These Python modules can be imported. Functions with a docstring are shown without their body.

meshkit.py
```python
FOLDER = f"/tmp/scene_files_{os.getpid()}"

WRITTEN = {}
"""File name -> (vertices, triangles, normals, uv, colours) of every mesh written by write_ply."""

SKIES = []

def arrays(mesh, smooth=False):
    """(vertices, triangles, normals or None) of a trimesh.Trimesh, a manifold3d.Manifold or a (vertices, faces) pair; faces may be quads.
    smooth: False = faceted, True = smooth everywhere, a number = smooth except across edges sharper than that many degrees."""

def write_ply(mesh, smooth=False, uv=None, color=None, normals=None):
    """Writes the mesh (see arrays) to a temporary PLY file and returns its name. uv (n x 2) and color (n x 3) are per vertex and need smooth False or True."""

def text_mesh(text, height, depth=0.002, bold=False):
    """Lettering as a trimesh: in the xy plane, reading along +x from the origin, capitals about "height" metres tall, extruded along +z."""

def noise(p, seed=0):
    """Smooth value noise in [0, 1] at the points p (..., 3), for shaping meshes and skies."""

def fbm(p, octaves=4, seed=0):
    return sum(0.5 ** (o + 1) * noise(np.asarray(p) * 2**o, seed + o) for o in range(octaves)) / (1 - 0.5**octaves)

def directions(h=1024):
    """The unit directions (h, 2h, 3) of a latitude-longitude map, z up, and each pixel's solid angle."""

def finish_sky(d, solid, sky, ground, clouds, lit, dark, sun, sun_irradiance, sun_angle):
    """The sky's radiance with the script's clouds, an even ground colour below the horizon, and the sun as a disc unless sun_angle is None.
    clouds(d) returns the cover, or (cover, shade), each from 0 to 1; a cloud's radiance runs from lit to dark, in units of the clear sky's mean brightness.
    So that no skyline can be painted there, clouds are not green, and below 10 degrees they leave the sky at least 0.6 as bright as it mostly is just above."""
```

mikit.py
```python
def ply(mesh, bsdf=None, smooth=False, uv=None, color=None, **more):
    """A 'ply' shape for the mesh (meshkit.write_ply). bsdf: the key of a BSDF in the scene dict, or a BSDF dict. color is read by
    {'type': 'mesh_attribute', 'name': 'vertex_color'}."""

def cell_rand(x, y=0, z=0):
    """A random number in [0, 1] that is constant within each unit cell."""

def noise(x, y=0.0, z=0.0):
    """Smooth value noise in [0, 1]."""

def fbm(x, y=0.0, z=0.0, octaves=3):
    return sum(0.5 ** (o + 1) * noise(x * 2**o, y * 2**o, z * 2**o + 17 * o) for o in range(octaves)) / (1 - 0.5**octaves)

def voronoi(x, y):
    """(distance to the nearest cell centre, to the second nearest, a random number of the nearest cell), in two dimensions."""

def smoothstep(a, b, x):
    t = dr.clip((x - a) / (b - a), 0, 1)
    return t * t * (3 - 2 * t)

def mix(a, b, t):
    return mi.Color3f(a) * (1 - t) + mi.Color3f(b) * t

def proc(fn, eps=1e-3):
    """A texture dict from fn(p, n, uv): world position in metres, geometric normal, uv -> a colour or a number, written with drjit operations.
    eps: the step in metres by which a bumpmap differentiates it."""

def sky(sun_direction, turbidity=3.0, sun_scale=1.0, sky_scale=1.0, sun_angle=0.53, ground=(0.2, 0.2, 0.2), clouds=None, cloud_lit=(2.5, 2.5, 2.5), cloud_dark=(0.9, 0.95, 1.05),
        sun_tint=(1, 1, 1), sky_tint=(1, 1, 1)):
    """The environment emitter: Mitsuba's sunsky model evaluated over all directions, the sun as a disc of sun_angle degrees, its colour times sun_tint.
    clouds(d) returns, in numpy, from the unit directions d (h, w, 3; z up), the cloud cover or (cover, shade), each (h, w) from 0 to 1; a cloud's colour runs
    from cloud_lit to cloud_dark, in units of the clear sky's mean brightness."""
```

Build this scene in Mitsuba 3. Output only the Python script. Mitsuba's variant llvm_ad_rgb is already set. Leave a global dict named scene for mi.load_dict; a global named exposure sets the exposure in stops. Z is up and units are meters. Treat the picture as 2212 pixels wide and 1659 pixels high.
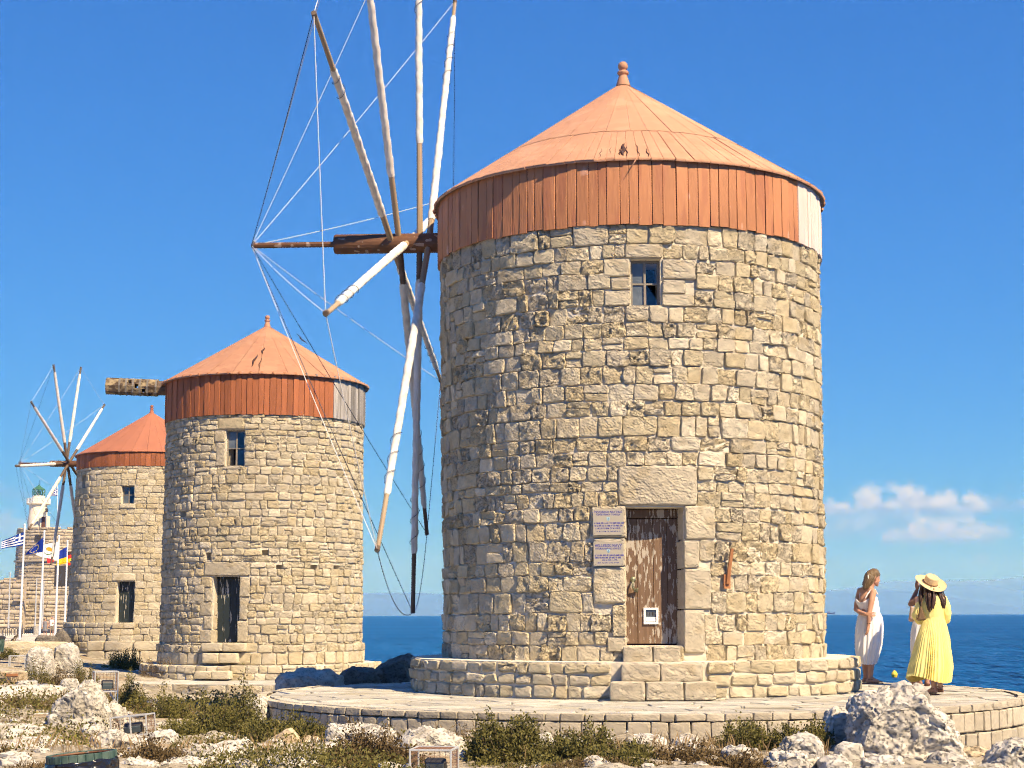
import math, numpy as np, trimesh, drjit as dr, mitsuba as mi, mikit, meshkit, shapely
from shapely.geometry import Polygon, Point, box as sbox
from manifold3d import Manifold, Mesh as MMesh, CrossSection
from mikit import noise as tn, fbm as tf, smoothstep as ts, mix as tm
from scipy.interpolate import RBFInterpolator
T = mi.ScalarTransform4f
scene, labels = {}, {}
# ---------------------------------------------------------------- camera, sky, exposure
EYE = np.array([0.0, 0.0, 1.02])
PITCH, ROLL, FOC = math.atan((1328 - 829.5) / 3600.0), 0.0026, 3600.0
FW = np.array([0, math.cos(PITCH), math.sin(PITCH)])
UP0 = np.array([0, -math.sin(PITCH), math.cos(PITCH)])
RT = math.cos(ROLL) * np.array([1.0, 0, 0]) - math.sin(ROLL) * UP0
UP = math.cos(ROLL) * UP0 + math.sin(ROLL) * np.array([1.0, 0, 0])
scene['camera'] = {'type': 'perspective', 'fov': math.degrees(2 * math.atan(1106 / FOC)), 'fov_axis': 'x', 'near_clip': 0.1, 'far_clip': 90000.0,
                   'to_world': T().look_at(origin=EYE.tolist(), target=(EYE + FW).tolist(), up=UP.tolist()),
                   'medium': {'type': 'ref', 'id': 'haze_air'}}
SUN_AZ, SUN_EL = math.radians(40.5), math.radians(43)
SUN = [math.sin(SUN_AZ) * math.cos(SUN_EL), -math.cos(SUN_AZ) * math.cos(SUN_EL), math.sin(SUN_EL)]
exposure = 2.02

def clouds(d):
    """Low fair-weather cumulus along the horizon, all the way round; thin flat-bottomed heaps."""
    az = np.degrees(np.arctan2(d[..., 0], d[..., 1])); el = np.degrees(np.arcsin(np.clip(d[..., 2], -1, 1)))
    cover = np.zeros(az.shape); shade = np.zeros(az.shape)
    # heaps: azimuth, elevation of the base, half width, height, strength
    rng = np.random.default_rng(5)
    heaps = [(13.5, 3.0, 2.4, 1.0, .42), (11.6, 3.1, 1.3, .9, .36), (12.15, 3.75, .75, .7, .85), (11.0, 3.7, .75, .55, .85), (13.4, 3.74, .95, .85, .8), (14.35, 3.66, .7, .8, .85), (15.45, 3.66, .42, .55, .8), (14.3, 2.72, 1.35, .78, .85), (15.5, 2.85, .8, .55, .62),
             (11.6, 2.9, 1.2, .7, .45), (16.6, 3.7, 1.2, .5, .45), (15.6, 4.75, .35, .1, .2), (16.9, 4.4, .5, .22, .25), (15.6, 2.0, .3, .25, .2), (-8.0, 2.9, 2.0, .75, .22), (-16.2, 2.8, 1.7, .8, .35), (-17.2, 4.2, 1.2, .6, .25), (-5.5, 3.7, .6, .3, .15), (-13.6, 3.9, 1.0, .5, .2)]
    a = 30
    while a < 335:
        heaps.append((a if a < 180 else a - 360, rng.uniform(2, 5), rng.uniform(.6, 2), rng.uniform(.3, 1.0), rng.uniform(.2, .8))); a += rng.uniform(1.5, 9)
    near = el < 9
    A, E = az[near], el[near]
    q = np.stack([A * 1.9, E * 2.6, 0 * A], -1)
    n1 = meshkit.fbm(q, 5, 3) - .5; n2 = meshkit.fbm(q * 1.7 + 9, 4, 8) - .5
    c, s = np.zeros(A.shape), np.zeros(A.shape)
    for ha, he, hw, hh, st in heaps:
        hw, hh, he = hw * 1.3, hh * 1.05, he - .42
        du = (A - ha) / hw; m = np.abs(du) < 1.6
        dv = (E[m] - he) / hh
        prof = 1.12 - du[m] ** 2 * .8 + n1[m] * 1.6
        top = np.clip((prof - dv) * 2.8, 0, 1); bot = np.clip((dv + .12 + n2[m] * .5) * 2.6, 0, 1)
        v = np.clip(top * bot, 0, 1); v = v * v * (3 - 2 * v) * min(1, st * 1.25)
        sh = np.clip(.98 - dv * 1.25 + n2[m] * 1.6, 0, 1)
        if st < .5: sh = np.clip(sh + .45, 0, 1)
        k = v > c[m] * (.5 if st > .5 else 1)
        s[m] = np.where(k, sh * np.clip(v / (c[m] + 1e-6), .6, 1) if st > .5 else sh, s[m]); c[m] = np.maximum(c[m], v)
    cover[near], shade[near] = c, s
    return cover, shade

scene['sky_light'] = mikit.sky(SUN, turbidity=2.6, sun_scale=1.45, sky_scale=0.82, ground=(0.12, 0.14, 0.17), clouds=clouds, cloud_lit=(3.3, 3.6, 4.1), cloud_dark=(1.0, 1.4, 2.2),
                               sun_tint=(1.0, 0.98, 0.93), sky_tint=(0.18, 0.61, 1.27))

# ---------------------------------------------------------------- helpers
def at(px, py, d):
    """The point at distance d (metres along y) that stands at this place of the 2212 x 1659 photograph."""
    r = FW + RT * (px - 1106) / FOC - UP * (py - 829.5) / FOC
    return EYE + r * d / r[1]
def atz(px, py, z):
    r = FW + RT * (px - 1106) / FOC - UP * (py - 829.5) / FOC
    return EYE + r * (z - EYE[2]) / r[2]
USED = {}
def numbered(key):
    n = USED.get(key, -1) + 1; USED[key] = n
    return key if n == 0 else f'{key}_{n:03d}'
def obj(key, mesh, bsdf, label=None, cat=None, group=None, kind=None, **k):
    key = numbered(key)
    scene[key] = mikit.ply(mesh, bsdf, **k)
    tag(key, label, cat, group, kind)
    return key
def thing(key, label, cat, group=None):
    key = numbered(key); tag(key, label, cat, group); return key
def tag(key, label=None, cat=None, group=None, kind=None):
    d = {a: b for a, b in (('label', label), ('category', cat), ('group', group), ('kind', kind)) if b}
    if d: labels[key] = d
def cat_mesh(ms): return trimesh.util.concatenate([m for m in ms if m is not None])
def tri(v, f): return trimesh.Trimesh(np.asarray(v, float), np.asarray(f, int), process=False)
def man(m):
    q = m.to_mesh(); return tri(q.vert_properties[:, :3], q.tri_verts)
def boxm(x0, x1, y0, y1, z0, z1): return trimesh.creation.box(bounds=[[min(x0, x1), min(y0, y1), min(z0, z1)], [max(x0, x1), max(y0, y1), max(z0, z1)]])
def bevel_box(sx, sy, sz, b=.01):
    """Chamfered box centred on the origin."""
    h = np.array([sx, sy, sz]) / 2; P = []
    for s in np.array(np.meshgrid([-1, 1], [-1, 1], [-1, 1])).T.reshape(-1, 3):
        for k in range(3):
            q = h - b; q[k] = h[k]; P.append(s * q)
    return trimesh.convex.convex_hull(np.array(P))
def frame_of(t):
    t = np.asarray(t, float) / (np.linalg.norm(t) + 1e-12); a = np.cross(t, [0, 0, 1.] if abs(t[2]) < .9 else [1., 0, 0]); a /= np.linalg.norm(a)
    return t, a, np.cross(t, a)
def tube(P, R, sides=8, caps=True, rfun=None):
    P = np.asarray(P, float); R = np.broadcast_to(R, (len(P),)).astype(float)
    tg = np.gradient(P, axis=0); tg /= np.linalg.norm(tg, axis=1, keepdims=True) + 1e-12
    _, a0, _ = frame_of(tg[len(P) // 2])
    a = a0 - tg * (tg @ a0)[:, None]; a /= np.linalg.norm(a, axis=1, keepdims=True) + 1e-12
    b = np.cross(tg, a); an = np.arange(sides) * 2 * np.pi / sides
    RR = R[:, None] * np.ones(sides) if rfun is None else rfun(R[:, None], np.arange(len(P))[:, None], an[None])
    v = P[:, None] + RR[..., None] * (np.cos(an)[None, :, None] * a[:, None] + np.sin(an)[None, :, None] * b[:, None])
    v = v.reshape(-1, 3); i, j = np.meshgrid(np.arange(len(P) - 1), np.arange(sides), indexing='ij')
    q = np.stack([i * sides + j, i * sides + (j + 1) % sides, (i + 1) * sides + (j + 1) % sides, (i + 1) * sides + j], -1).reshape(-1, 4)
    f = np.vstack([q[:, [0, 1, 2]], q[:, [0, 2, 3]]])
    if caps:
        n = len(v); v = np.vstack([v, P[:1], P[-1:]]); j = np.arange(sides); e = (len(P) - 1) * sides
        f = np.vstack([f, np.stack([(j + 1) % sides, j, j * 0 + n], 1), np.stack([e + j, e + (j + 1) % sides, j * 0 + n + 1], 1)])
    return tri(v, f)
def line(a, b, n=2): return np.linspace(np.asarray(a, float), np.asarray(b, float), n)
def sag(a, b, s, n=14):
    P = line(a, b, n); t = np.linspace(0, 1, n); P[:, 2] -= 4 * s * t * (1 - t); return P
def lathe(profile, c=(0, 0, 0), sides=24):
    m = trimesh.creation.revolve(np.asarray(profile, float), sections=sides); m.apply_translation(c); return m
def rot_z(m, a):
    m.apply_transform(trimesh.transformations.rotation_matrix(a, [0, 0, 1])); return m

# pieces: many blocks at once, each a rounded, slightly irregular patch on a surface S(u, v, o)
def blocks(S, R, rng, depth=.12, n=7, m=6, rnd=.02, jit=.010, gap=.006, wob=1.0, edge=.86, freq=9.0):
    """R rows: u0 u1 v0 v1 proud erode. Returns a list of (V, F)."""
    R = np.asarray(R, float); K = len(R)
    if K == 0: return []
    def axis(k):
        if k == 2: return np.array([-1., 1])
        if k == 3: return np.array([-1., 0, 1])
        if k >= 9: return np.concatenate([[-1, -.955], np.linspace(-.85, .85, k - 4), [.955, 1]])
        return np.concatenate([[-1], np.linspace(-edge, edge, k - 2), [1]])
    s, t = np.meshgrid(axis(n), axis(m), indexing='ij'); s, t = s.ravel(), t.ravel()
    idx = np.arange(n * m).reshape(n, m)
    q = np.stack([idx[:-1, :-1], idx[1:, :-1], idx[1:, 1:], idx[:-1, 1:]], -1).reshape(-1, 4)
    per = np.concatenate([idx[:, 0], idx[-1, 1:], idx[-2::-1, -1], idx[0, -2:0:-1]])
    np_ = len(per); b = n * m + np.arange(np_); pn = np.roll(per, -1); bn = np.roll(b, -1)
    F = np.vstack([q[:, [0, 1, 2]], q[:, [0, 2, 3]], np.stack([per, b, bn], 1), np.stack([per, bn, pn], 1)])
    cj = rng.uniform(-jit, jit, (K, 2, 2, 2))
    g = rng.uniform(gap * .6, gap * 1.6, (K, 1)) if gap else np.zeros((K, 1))
    hu, hv = (R[:, 1] - R[:, 0])[:, None] / 2, (R[:, 3] - R[:, 2])[:, None] / 2
    w = [(1 - s) * (1 - t) / 4, (1 + s) * (1 - t) / 4, (1 - s) * (1 + t) / 4, (1 + s) * (1 + t) / 4]
    off = sum(wk[None, :, None] * cj[:, a % 2, a // 2][:, None] for a, wk in enumerate(w))
    rc = rng.uniform(.02, .10, (K, 1)) * wob
    U = (R[:, 0] + R[:, 1])[:, None] / 2 + (hu - g) * s * (1 - rc * np.abs(t) ** 5) + off[..., 0]
    V = (R[:, 2] + R[:, 3])[:, None] / 2 + (hv - g) * t * (1 - rc * np.abs(s) ** 5) + off[..., 1]
    ee = np.maximum(np.abs(s), np.abs(t))
    sd = rng.uniform(0, 500, (K, 1))
    N = np.stack([U * freq + sd, V * freq + sd * .37, sd + 0 * U], -1)
    nz = meshkit.fbm(N, 3, 7) - .5; nz2 = meshkit.noise(N * 2.7, 21) - .5
    er = R[:, 5][:, None]
    nz3 = meshkit.noise(N * 4.3 + 11, 33)
    O = R[:, 4][:, None] - np.where(ee > .99, rnd, np.where(ee > (.95 if max(n, m) >= 9 else edge - .02), rnd * .22, 0)) * rng.uniform(.6, 1.3, (K, 1)) + nz * (.022 + .06 * er) - np.clip(nz2 + .05, 0, 1) * .09 * er - np.clip(nz3 - .40, 0, 1) * .08 * er + .018 * er
    O = O + rng.uniform(-.012, .012, (K, 1)) * s * wob + rng.uniform(-.012, .012, (K, 1)) * t * wob
    U2 = U + (meshkit.noise(N * 1.7 + 40, 5) - .5) * .03 * (ee > .5) * wob * (0.3 + er); V2 = V + (meshkit.noise(N * 1.7 + 80, 6) - .5) * .03 * (ee > .5) * wob * (0.3 + er)
    Vf = S(U2, V2, O); Vb = S(U2[:, per], V2[:, per], np.full((K, np_), -depth))
    A = np.concatenate([Vf, Vb], 1)
    return [(A[k], F) for k in range(K)]

def emit(parent, name, pieces, bsdf, rng, limit=300, area=None, tone=None, erode=None, smooth=True, stuff='small_stones'):
    """Pieces as parts of their holder; past the limit the smallest ones become one part of kind stuff."""
    K = len(pieces)
    tone = rng.uniform(0, 1, K) if tone is None else tone; erode = np.zeros(K) if erode is None else erode
    order = np.arange(K) if area is None else np.argsort(-np.asarray(area))
    for k in order[:limit]:
        v, f = pieces[k]
        obj(f'{parent}__{name}', (v, f), bsdf, smooth=smooth, uv=np.tile([tone[k], erode[k]], (len(v), 1)))
    rest = order[limit:]
    if len(rest):
        v = np.vstack([pieces[k][0] for k in rest]); at_ = np.cumsum([0] + [len(pieces[k][0]) for k in rest])
        f = np.vstack([pieces[k][1] + a for k, a in zip(rest, at_)])
        uv = np.vstack([np.tile([tone[k], erode[k]], (len(pieces[k][0]), 1)) for k in rest])
        obj(f'{parent}__{stuff}', (v, f), bsdf, kind='stuff', smooth=smooth, uv=uv)

# ---------------------------------------------------------------- materials
def mat(name, col, rough=.8, bump=None, scale=.01, two=True, eps=2e-3, **k):
    b = {'type': 'principled', 'base_color': mikit.proc(col) if callable(col) else {'type': 'rgb', 'value': list(col)}, 'roughness': rough, **k}
    if bump: b = {'type': 'bumpmap', 'arbitrary': mikit.proc(bump, eps), 'scale': scale, 'bsdf': b}
    scene[name] = {'type': 'twosided', 'bsdf': b} if two else b
    return name
def stone_col(warm):
    def f(p, n, uv):
        t, e = uv.x, uv.y
        c = tm((.53, .465, .325), (.61, .545, .41), ts(.1, .35, t))
        c = tm(c, (.53, .475, .37), ts(.46, .54, t)); c = tm(c, (.56, .48, .325), ts(.72, .78, t)); c = tm(c, (.68, .62, .49), ts(.90, .95, t))
        a = tf(p.x * 3.1, p.y * 3.1, p.z * 3.1, 3); b = tf(p.x * 19, p.y * 19, p.z * 19, 3)
        c = c * (.66 + .32 * a + .36 * b)
        c = tm(c, (.46, .375, .23), .45 * ts(.58, .76, tn(p.x * 6 + 7, p.y * 6, p.z * 6)) * warm)
        pit = ts(.56, .70, tf(p.x * 60, p.y * 60, p.z * 60, 2)) * (.12 + .88 * e)
        return c * mi.Color3f(1.0, .995, .965) * (1 - .32 * pit)
    return f
def stone_bump(p, n, uv):
    e = uv.y
    return tf(p.x * 52, p.y * 52, p.z * 52, 3) * .8 + tf(p.x * 23, p.y * 23, p.z * 23, 2) * (.7 + .6 * e) - ts(.54, .68, tf(p.x * 60, p.y * 60, p.z * 60, 2)) * (.15 + 1.0 * e) + tn(p.x * 15, p.y * 15, p.z * 15) * (.35 + .9 * e)
mat('stone', stone_col(1.0), .92, stone_bump, .038, specular=.2)
mat('mortar', lambda p, n, uv: mi.Color3f(.62, .57, .46) * (.70 + .45 * tf(p.x * 7, p.y * 7, p.z * 7, 3)), .95, lambda p, n, uv: tf(p.x * 26, p.y * 26, p.z * 26, 3), .03, specular=.2)
def paint_col(p, n, uv):
    c = mi.Color3f(.43, .188, .088) * (.80 + .18 * uv.x + .26 * tf(p.x * 3, p.y * 3, p.z * 2, 3))
    c = tm(c, (.33, .12, .065), .5 * ts(.6, .75, tn(p.x * 14, p.y * 14, p.z * 1.2)))
    return tm(c, (.62, .36, .26), .7 * ts(.78, .86, tf(p.x * 9, p.y * 9, p.z * 3, 2)))
mat('terracotta_paint', paint_col, .62, lambda p, n, uv: tn(p.x * 60, p.y * 60, p.z * 5) + .6 * tn(p.x * 18, p.y * 18, p.z * 9), .004, specular=.35)
def roof_col(p, n, uv):
    c = mi.Color3f(.455, .245, .15) * (.88 + .03 * uv.x + .24 * tf(p.x * 1.6, p.y * 1.6, p.z * 1.6, 4))
    c = tm(c, (.56, .34, .215), .4 * ts(.46, .74, tf(p.x * 4 + 3, p.y * 4, p.z * 4, 3)))
    return tm(c, (.36, .17, .10), .35 * ts(.60, .76, tf(p.x * 5, p.y * 5, p.z * 5, 4)))
mat('roof_paint', roof_col, .7, lambda p, n, uv: tf(p.x * 22, p.y * 22, p.z * 22, 3), .006, specular=.3)
mat('roof_paint_red', lambda p, n, uv: mi.Color3f(.36, .145, .085) * (.82 + .1 * uv.x + .26 * tf(p.x * 1.8, p.y * 1.8, p.z * 1.8, 4)), .75, specular=.25)
mat('primer_paint', lambda p, n, uv: tm((.66, .50, .43), (.74, .64, .58), tf(p.x * 5, p.y * 5, p.z * 2, 3)) * (.85 + .15 * uv.x), .75, specular=.3)
mat('red_stain', lambda p, n, uv: mi.Color3f(.33, .115, .05) * (.62 + .42 * uv.x + .3 * tf(p.x * 9, p.y * 9, p.z * 1.5, 3)), .7, lambda p, n, uv: tn(p.x * 60, p.y * 60, p.z * 4), .004, specular=.25)
mat('grey_wood', lambda p, n, uv: tm((.17, .155, .14), (.42, .40, .37), tf(p.x * 22, p.y * 22, p.z * 1.6, 3)) * (.55 + .8 * uv.x), .85, lambda p, n, uv: tn(p.x * 60, p.y * 60, p.z * 4), .005, specular=.2)
mat('dark_inside', (.03, .026, .022), .9)
def wood_col(p, n, uv): return tm((.30, .215, .13), (.50, .40, .28), tf(uv.x * 40, uv.y * 3, 0., 3)) * (.7 + .4 * tn(uv.x * 9, uv.y * 1.3))
mat('pole_wood', wood_col, .75, specular=.3)
mat('dark_pole_wood', lambda p, n, uv: tm((.07, .05, .04), (.19, .14, .10), tf(p.x * 20, p.y * 20, p.z * 20, 3)), .7, specular=.3)
mat('sail_cloth', lambda p, n, uv: mi.Color3f(.78, .755, .70) * (.60 + .5 * tf(uv.x * 5, uv.y * 11, 0., 4)), .9, specular=.15)
mat('rope_white', (.60, .60, .59), .85)
mat('rope_dark', (.07, .075, .11), .7)
mat('rust_iron', lambda p, n, uv: tm((.085, .040, .022), (.20, .095, .045), tf(p.x * 9, p.y * 9, p.z * 9, 4)) + mi.Color3f(.35, .33, .30) * ts(.72, .80, tn(p.x * 17, p.y * 17, p.z * 17)) * .6, .6, lambda p, n, uv: tf(p.x * 30, p.y * 30, p.z * 30, 2), .004, metallic=.2)
mat('bracket_rust', lambda p, n, uv: tm((.25, .10, .04), (.42, .19, .08), tf(p.x * 19, p.y * 19, p.z * 19, 3)), .8)
mat('old_hub_wood', lambda p, n, uv: tm((.075, .05, .03), (.33, .26, .15), ts(.4, .68, tf(p.x * 11, p.y * 11, p.z * 11, 4))), .85, lambda p, n, uv: tf(p.x * 24, p.y * 24, p.z * 24, 3), .02)
def door_col(p, n, uv):
    g = tf(p.x * 52, p.y * 5, p.z * 10., 4); w = tn(p.x * 3.1 + 4, 0., p.z * 1.6)
    c = tm((.10, .060, .036), (.165, .105, .065), tf(p.x * 50, 0., p.z * 2.5, 3)) * (.8 + .4 * uv.x)
    return tm(c, (.40, .36, .30), ts(.565, .68, g + .30 * (w - .5)))
mat('door_brown', door_col, .6, lambda p, n, uv: tn(p.x * 90, 0., p.z * 5), .003, specular=.4)
def door_dark_col(p, n, uv):
    g = tf(p.x * 22, p.y * 4, p.z * 3.0, 3)
    return tm(mi.Color3f(.022, .032, .034) * (.7 + .6 * uv.x), (.42, .40, .35), ts(.66, .73, g))
mat('door_dark', door_dark_col, .5, specular=.4)
mat('window_wood', lambda p, n, uv: tm((.16, .14, .115), (.27, .245, .205), tf(p.x * 20, p.y * 20, p.z * 9, 3)), .7)
scene['pane_glass'] = {'type': 'thindielectric', 'int_ior': 1.5}
mat('dusty_pane', lambda p, n, uv: tm((.05, .065, .08), (.17, .20, .23), tf(p.x * 7, 3., p.z * 5, 3)), .15, specular=.6)
mat('white_paint', (.76, .77, .76), .5)
# ---------------------------------------------------------------- sea, hills, ground
SEA = -2.0
def sea_h(p):
    # wind ripples, short crests lying across the view
    return tn(p.x * .30, p.y * .09, 0.) * 1.5 + tn(p.x * .8 + 3, p.y * .30, 0.) * .85 + tn(p.x * 2.1, p.y * 1.1, 0.) * .34 + tn(p.x * 5.3, p.y * 3.7, 0.) * .12 + tn(p.x * .05, p.y * .016, 0.) * 3.
scene['sea_water'] = {'type': 'bumpmap', 'arbitrary': mikit.proc(lambda p, n, uv: sea_h(p), 2e-2), 'scale': 1.5,
                      'bsdf': {'type': 'principled', 'base_color': mikit.proc(lambda p, n, uv: tm((.004, .058, .175), (.007, .085, .235), tf(p.x * .02, p.y * .05, 0., 3))), 'roughness': .14, 'specular': .5}}
an = np.linspace(0, 2 * np.pi, 97)[:-1]
rad = [0, 6000.0]
obj('sea', tri(np.vstack([[[0, 0, SEA]], np.stack([6000 * np.cos(an), 6000 * np.sin(an), 0 * an + SEA], 1)]), [[0, 1 + k, 1 + (k + 1) % 96] for k in range(96)]), 'sea_water', 'blue sea with small wind ripples reaching the horizon', kind='structure')

mat('hill_scrub', lambda p, n, uv: tm((.015, .03, .025), (.05, .06, .05), tf(p.x * .0016, p.y * .0016, p.z * .003, 4)), .95, specular=.1)
def ridge(name, y0, prof, wid, seed, label):
    """A mountain range across the strait: prof = (x, height) along it, wid = half its depth."""
    xs = np.linspace(prof[0][0], prof[-1][0], 260); hs = np.interp(xs, *zip(*prof))
    us = np.linspace(-1, 1, 25); X, Uu = np.meshgrid(xs, us, indexing='ij')
    n = meshkit.fbm(np.stack([X / 2600, Uu * wid / 2600, 0 * X], -1), 3, seed); n2 = meshkit.fbm(np.stack([X / 900, 0 * X, 0 * X], -1), 2, seed + 3)
    Z = hs[:, None] * np.clip(1 - np.abs(Uu) ** 1.3, 0, 1) * (.62 + .42 * n + .22 * n2 ) - 14
    V = np.stack([X, y0 + Uu * wid, Z], -1).reshape(-1, 3); i, j = np.meshgrid(np.arange(259), np.arange(24), indexing='ij'); k = 25
    q = np.stack([i * k + j, (i + 1) * k + j, (i + 1) * k + j + 1, i * k + j + 1], -1).reshape(-1, 4)
    obj(name, (V, q), 'hill_scrub', label, kind='structure', smooth=True)
ridge('hills', 15990, [(-18450, 184), (-5535, 203), (-3198, 154), (-1845, 203), (-922, 221), (308, 184), (1968, 203), (2890, 243), (3628, 234), (4120, 184), (4674, 92), (5289, 37), (7380, 0)], 1599, 2, 'hazy blue coastal hills across the strait')
ridge('hills', 19065, [(-20910, 123), (-4920, 215), (-1538, 160), (1845, 154), (3444, 258), (4305, 320), (5289, 344), (6027, 258), (7380, 184), (13530, 123)], 1845, 9, 'middle range of hazy hills behind the nearest ridge')
ridge('hills', 22140, [(-18450, 184), (0, 184), (3690, 344), (5228, 492), (6458, 590), (7995, 707), (11685, 554), (18450, 308)], 2091, 14, 'palest far mountain slope rising towards the right')

LAND = Polygon([(-160, 4), (10, 4), (8.2, 13), (7.6, 18), (7.5, 22), (6.7, 26.2), (4.6, 28.0), (1, 28.8), (-1.3, 30.2), (-2.3, 34), (-2.9, 40), (-3.3, 46), (-4.5, 52), (-8, 60), (-10, 70), (-12, 100), (-26, 160), (-62, 265), (-160, 265)])
CTRL = [(0, 1659, 13.6), (500, 1659, 13.8), (1106, 1659, 14), (1700, 1659, 14), (2212, 1659, 15), (300, 1602, 16.6), (0, 1600, 16.6), (700, 1606, 16.2), (700, 1600, 18), (1240, 1596, 17.0), (1900, 1596, 17.6), (2190, 1640, 18.6),
        (0, 1545, 20.5), (150, 1570, 19.0), (450, 1588, 18.5), (0, 1490, 28), (170, 1512, 25), (400, 1545, 27), (300, 1524, 37.5), (600, 1538, 37.5), (560, 1560, 24), (0, 1450, 40), (100, 1440, 46), (250, 1446, 52), (0, 1422, 55), (250, 1430, 57)]
CP = [at(*c) for c in CTRL]
CP += [np.array(c, float) for c in [(-7, 8, -.3), (0, 8, -.3), (6, 8, -.35), (1.6, 22, -.6), (-1, 26, -.6), (-2.4, 28.6, -.35), (-2.4, 33, -.9), (-6.8, 46, -.75), (-9, 50, -.7), (-18, 63, -.05), (-13, 63, -.5), (-26, 63, .0), (-18, 75, -.3), (-20, 100, -.85), (-40, 110, -.95), (-30, 160, -1.0), (-60, 160, -1.0), (-50, 240, -1.0), (-100, 250, -1.0), (-30, 240, -1.), (-12, 80, -.8), (-60, 40, -.2), (-30, 20, -.2), (-90, 100, -.9), (-5, 50, -.8), (-4, 44, -.8), (-9, 60, -.85), (-12, 75, -.9), (-11, 90, -.95), (-20, 130, -1.), (-20, 14, -.25)]]
CP = np.array(CP); RB = RBFInterpolator(CP[:, :2], CP[:, 2], kernel='linear', smoothing=.02)
def ground_z(x, y, detail=True):
    x, y = np.asarray(x, float), np.asarray(y, float)
    z = RB(np.stack([x.ravel(), y.ravel()], -1)).reshape(x.shape)
    if detail:
        q = np.stack([x, y, 0 * x], -1)
        far = np.clip((70 - y) / 30, .0, 1)
        r = meshkit.fbm(q * .9, 4, 4)
        slab = np.clip(np.round(r * 9) / 9 * .7 + r * .3, 0, 1)           # stepped limestone shelves
        z = z + far * ((slab - .5) * .22 + (meshkit.fbm(q * 5, 3, 11) - .5) * .07)
    shapely.prepare(LAND)
    P = shapely.points(np.stack([x.ravel(), y.ravel()], -1)); dist = shapely.distance(LAND, P).reshape(x.shape); inn = shapely.distance(LAND.exterior, P).reshape(x.shape)
    t = np.clip(dist / 2.2, 0, 1); edge = np.where(dist > 0, 0, np.clip(1 - inn / 1.2, 0, 1))
    z = z - (t * t * (3 - 2 * t)) * 3.2 - edge ** 2 * .25
    d = np.hypot((x - 1.6) / 4.9, (y - 22.4) / 4.95)
    return np.where(d < 1.0, np.minimum(z, -.33), z)
gx = np.unique(np.concatenate([np.linspace(-160, -30, 40), np.linspace(-30, -12, 60), np.linspace(-12, 12, 330)]))
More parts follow.
